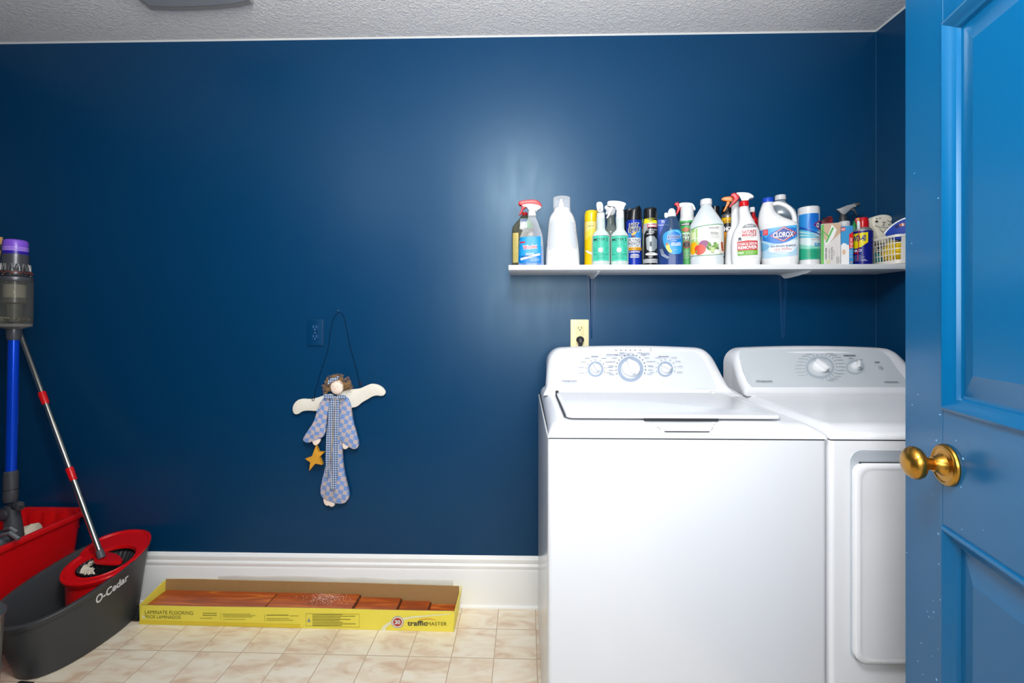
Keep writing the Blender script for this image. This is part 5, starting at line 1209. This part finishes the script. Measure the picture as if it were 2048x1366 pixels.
for i in range(34):
    a = rd.uniform(2.6, 5.0); r0 = rd.uniform(.03, .05); r1 = rd.uniform(.054, .062)
    mb.tube([(r0*math.cos(a), r0*math.sin(a), -.020), ((r0+r1)/2*math.cos(a), (r0+r1)/2*math.sin(a), -.018-rd.uniform(0, .006)), (r1*math.cos(a+.2), r1*math.sin(a+.2), -.032)], .003, M('#d8cdb8', .9), 5)
mb.build('mop_fibers', t, kind='stuff')
# vacuum
pa, pb = P(31.5, 481, 1.69), P(21, 1010, 1.665)
vd_ = (pa-pb).normalized(); VL = (pa-pb).length; q = vd_.to_track_quat('Z', 'Y').to_matrix().to_4x4()
t = thing('stick_vacuum', 'blue and grey cordless stick vacuum with a purple filter top, standing in the red tub', 'vacuum cleaner', pb)
def vy(py): return VL*(1010-py)/(1010-481)
vk = 1.74/910/1.475; dg = M('#4b4c50', .3, .3); dg2 = M('#2f3034', .3, .2)
def vl(name, prof, m, par=None, n=40, cap=True, **k):
    mb = MB(); mb.lathe(sorted([(r*vk, vy(py)) for r, py in prof], key=lambda e: e[1]), m, q, n, cap, cap); return mb.build(name, par or t, 35, **k)
vp = vl('filter_cap', [(20, 480), (25, 482), (27, 486), (27, 504)], M('#7a4fc4', .25)); vl('filter_base', [(27.5, 504), (28, 508), (28, 510)], M('#2c1a8c', .3), vp)
mb = MB()
for i in range(3): mb.lathe([(27.3*vk, vy(497+i*3)), (27.3*vk, vy(496+i*3))], M('#b9a0e0', .4), q, 40)
mb.build('stripe', vp)
vl('motor_body', [(28, 510), (29, 520), (29, 532), (31, 545), (33, 556)], dg)
cy_ = vl('cyclone_ring', [(29, 536), (35, 546), (36, 552), (33, 556)], dg2)
for i in range(14):
    a = 2*math.pi*i/14
    def cp_(r, py, da=0): return q @ Vector((r*vk*math.cos(a+da), r*vk*math.sin(a+da), vy(py)))
    mb = MB(); mb.tube([cp_(33, 551, -.13), cp_(32, 538, -.13), cp_(30.5, 530, -.06), cp_(30.5, 530, .06), cp_(32, 538, .13), cp_(33, 551, .13), cp_(36, 553, 0)], .0022, M('#a6a4a0', .25, .9), 8); mb.build('cyclone', cy_)
mb = MB(); 
mb.tube([q @ Vector(((35.5+1.2*math.sin(14*b_))*vk*math.cos(b_), (35.5+1.2*math.sin(14*b_))*vk*math.sin(b_), vy(547+2.5*math.sin(14*b_)))) for b_ in [2*math.pi*i/168 for i in range(169)]], .0011, M('#a04a38', .3, .6), 6); mb.build('copper_trim', cy_)
vl('bin_collar', [(38, 556), (39, 558), (39, 563), (38, 565)], dg)
vl('inner_shroud', [(24, 565), (24, 600), (27, 603), (27, 607), (18, 610), (16, 645)], M('#6c6a66', .45, .3)); vl('shroud_mesh', [(24.4, 571), (24.4, 597)], M('#a8a294', .6))
vl('dust_bin', [(39, 565), (39.5, 648), (38, 652)], clear('#d8d8d2', .20, .08, diff='#77766f')); vl('bin_base', [(39, 649), (38, 655), (26, 658), (18, 660)], clear('#a0a09a', .6, .2, diff='#7d7c76'))
db = MB(); rd = random.Random(6)
for i in range(60): a = rd.uniform(0, 6.28); r = rd.uniform(17, 35)*vk; p = q @ Vector((r*math.cos(a), r*math.sin(a), vy(645-rd.uniform(0, 8)))); db.sphere(p, rd.uniform(.002, .005), M(rd.choice(['#8d8574', '#a59c88', '#6d675b']), .9), seg=6)
db.build('dust', t, kind='stuff')
vl('upper_joint', [(16, 652), (17, 660), (16, 676), (14, 682)], dg)
pr_ = q @ Vector((13*vk, -10*vk, vy(660))); mb = MB(); mb.sphere(pr_, .007, M('#c0141c', .3), (.8, .6, 1.3)); mb.build('release_button', t)
vl('wand', [(12, 680), (12, 946)], M('#0b49d8', .2, .5)); vl('lower_joint', [(12, 942), (16, 945), (16.5, 950), (16.5, 996), (14, 1003)], dg); vl('joint_seam', [(16.8, 978), (16.8, 979)], blk)
pr_ = q @ Vector((14*vk, -9*vk, vy(982))); mb = MB(); mb.sphere(pr_, .007, M('#c0141c', .3), (.8, .6, 1.5)); mb.build('release_button', t)
def vp_(px, py, Y=1.655): p = P(px, py, Y)-pb; return p
mb = MB(); mb.tube([vp_(36, 1010), vp_(20, 1016), vp_(5, 1024)], .016, dg2, 16); mb.sphere(vp_(6, 1030, 1.635), .022, dg2, (1, .8, 1)); mb.tube([vp_(40, 1008, 1.64), vp_(41, 1016, 1.63)], .012, dg, 14)
for i in range(4): mb.lathe([(.018-.003*i, 0), (.018-.003*i, .002)], dg, Matrix.Translation(vp_(6, 1030, 1.616-i*.002)) @ Matrix.Rotation(R(90), 4, 'X'), 24)
mb.build('swivel_joint', t)
mb = MB(); mb.tube([vp_(24, 1010), vp_(24, 1030), vp_(26, 1050), vp_(28, 1075)], [.020, .023, .026, .028], dg, 18); mb.build('neck', t)
mb = MB(); c0 = vp_(14, 1078, 1.64)
mb.box(c0.x-.10, c0.x+.022, c0.y-.045, c0.y+.045, c0.z-.035, c0.z+.018, M('#6a6c70', .3, .3), bev=.015, seg=3); mb.build('cleaner_head', t)
mb = MB(); mb.tube([vp_(10, 1058, 1.62), vp_(22, 1056, 1.60), vp_(34, 1064, 1.60)], .006, M('#8b8d90', .3, .5), 8); mb.tube([vp_(4, 1070, 1.60), vp_(20, 1066, 1.59), vp_(38, 1078, 1.59)], .007, M('#8b8d90', .3, .5), 8); mb.build('head_trim', t)
mb = MB(); hx = vp_(-12, 520, 1.69)
mb.tube([vp_(2, 495, 1.70), vp_(-30, 492, 1.71), vp_(-52, 510, 1.72), vp_(-55, 560, 1.72), vp_(-40, 600, 1.71), vp_(-8, 610, 1.70)], .013, dg, 14); mb.build('handle', t)
# broom whose tip just enters the frame
tp = P(0.5, 474, 1.86)
t = thing('broom', 'pale wooden broom handle tip at the left frame edge, beside the purple vacuum top', 'broom', (-2.36, 1.74, 0))
mb = MB(); e_ = tp-Vector((-2.36, 1.74, 0)); s0 = Vector((0, 0, .16)); mb.tube([s0, e_*.985, e_], [.0115, .0115, .008], M('#c79a5c', .5, mottle=.2), 16); mb.build('handle', t)
mb = MB(); mb.rings([[(x, y, z) for x, y in rrect(-a, a, -b, b, .01)] for z, a, b in ((.0, .075, .022), (.12, .065, .020), (.17, .02, .014))], M('#b8903f', .9, bump=1, bscale=300)); mb.build('bristles', t)
# galvanised pail
t = thing('metal_pail', 'galvanised metal pail with a wire handle at the lower left corner', 'pail', (-1.638, 1.290, 0))
zn = M('#a9aeae', .35, .85, mottle=.25, bscale=25)
mb = MB(); mb.lathe([(.070, .0005), (.072, .004), (.087, .320), (.091, .324), (.092, .332), (.088, .336), (.085, .328), (.070, .008), (0, .008)], zn, n=48, cap1=False); mb.build('pail_body', t)
mb = MB(); mb.tube([(.092*math.cos(R(a)), -.02-.09*math.sin(R(a))*.9, .312-.10*math.sin(R(a))*.9) for a in range(0, 181, 12)], .0018, M('#8d9194', .3, .9), 8); mb.build('wire_handle', t)
mb = MB()
for s in (-1, 1): mb.box(s*.090-.003, s*.090+.003, -.014, .006, .296, .320, zn, bev=.001)
mb.build('ear', t)
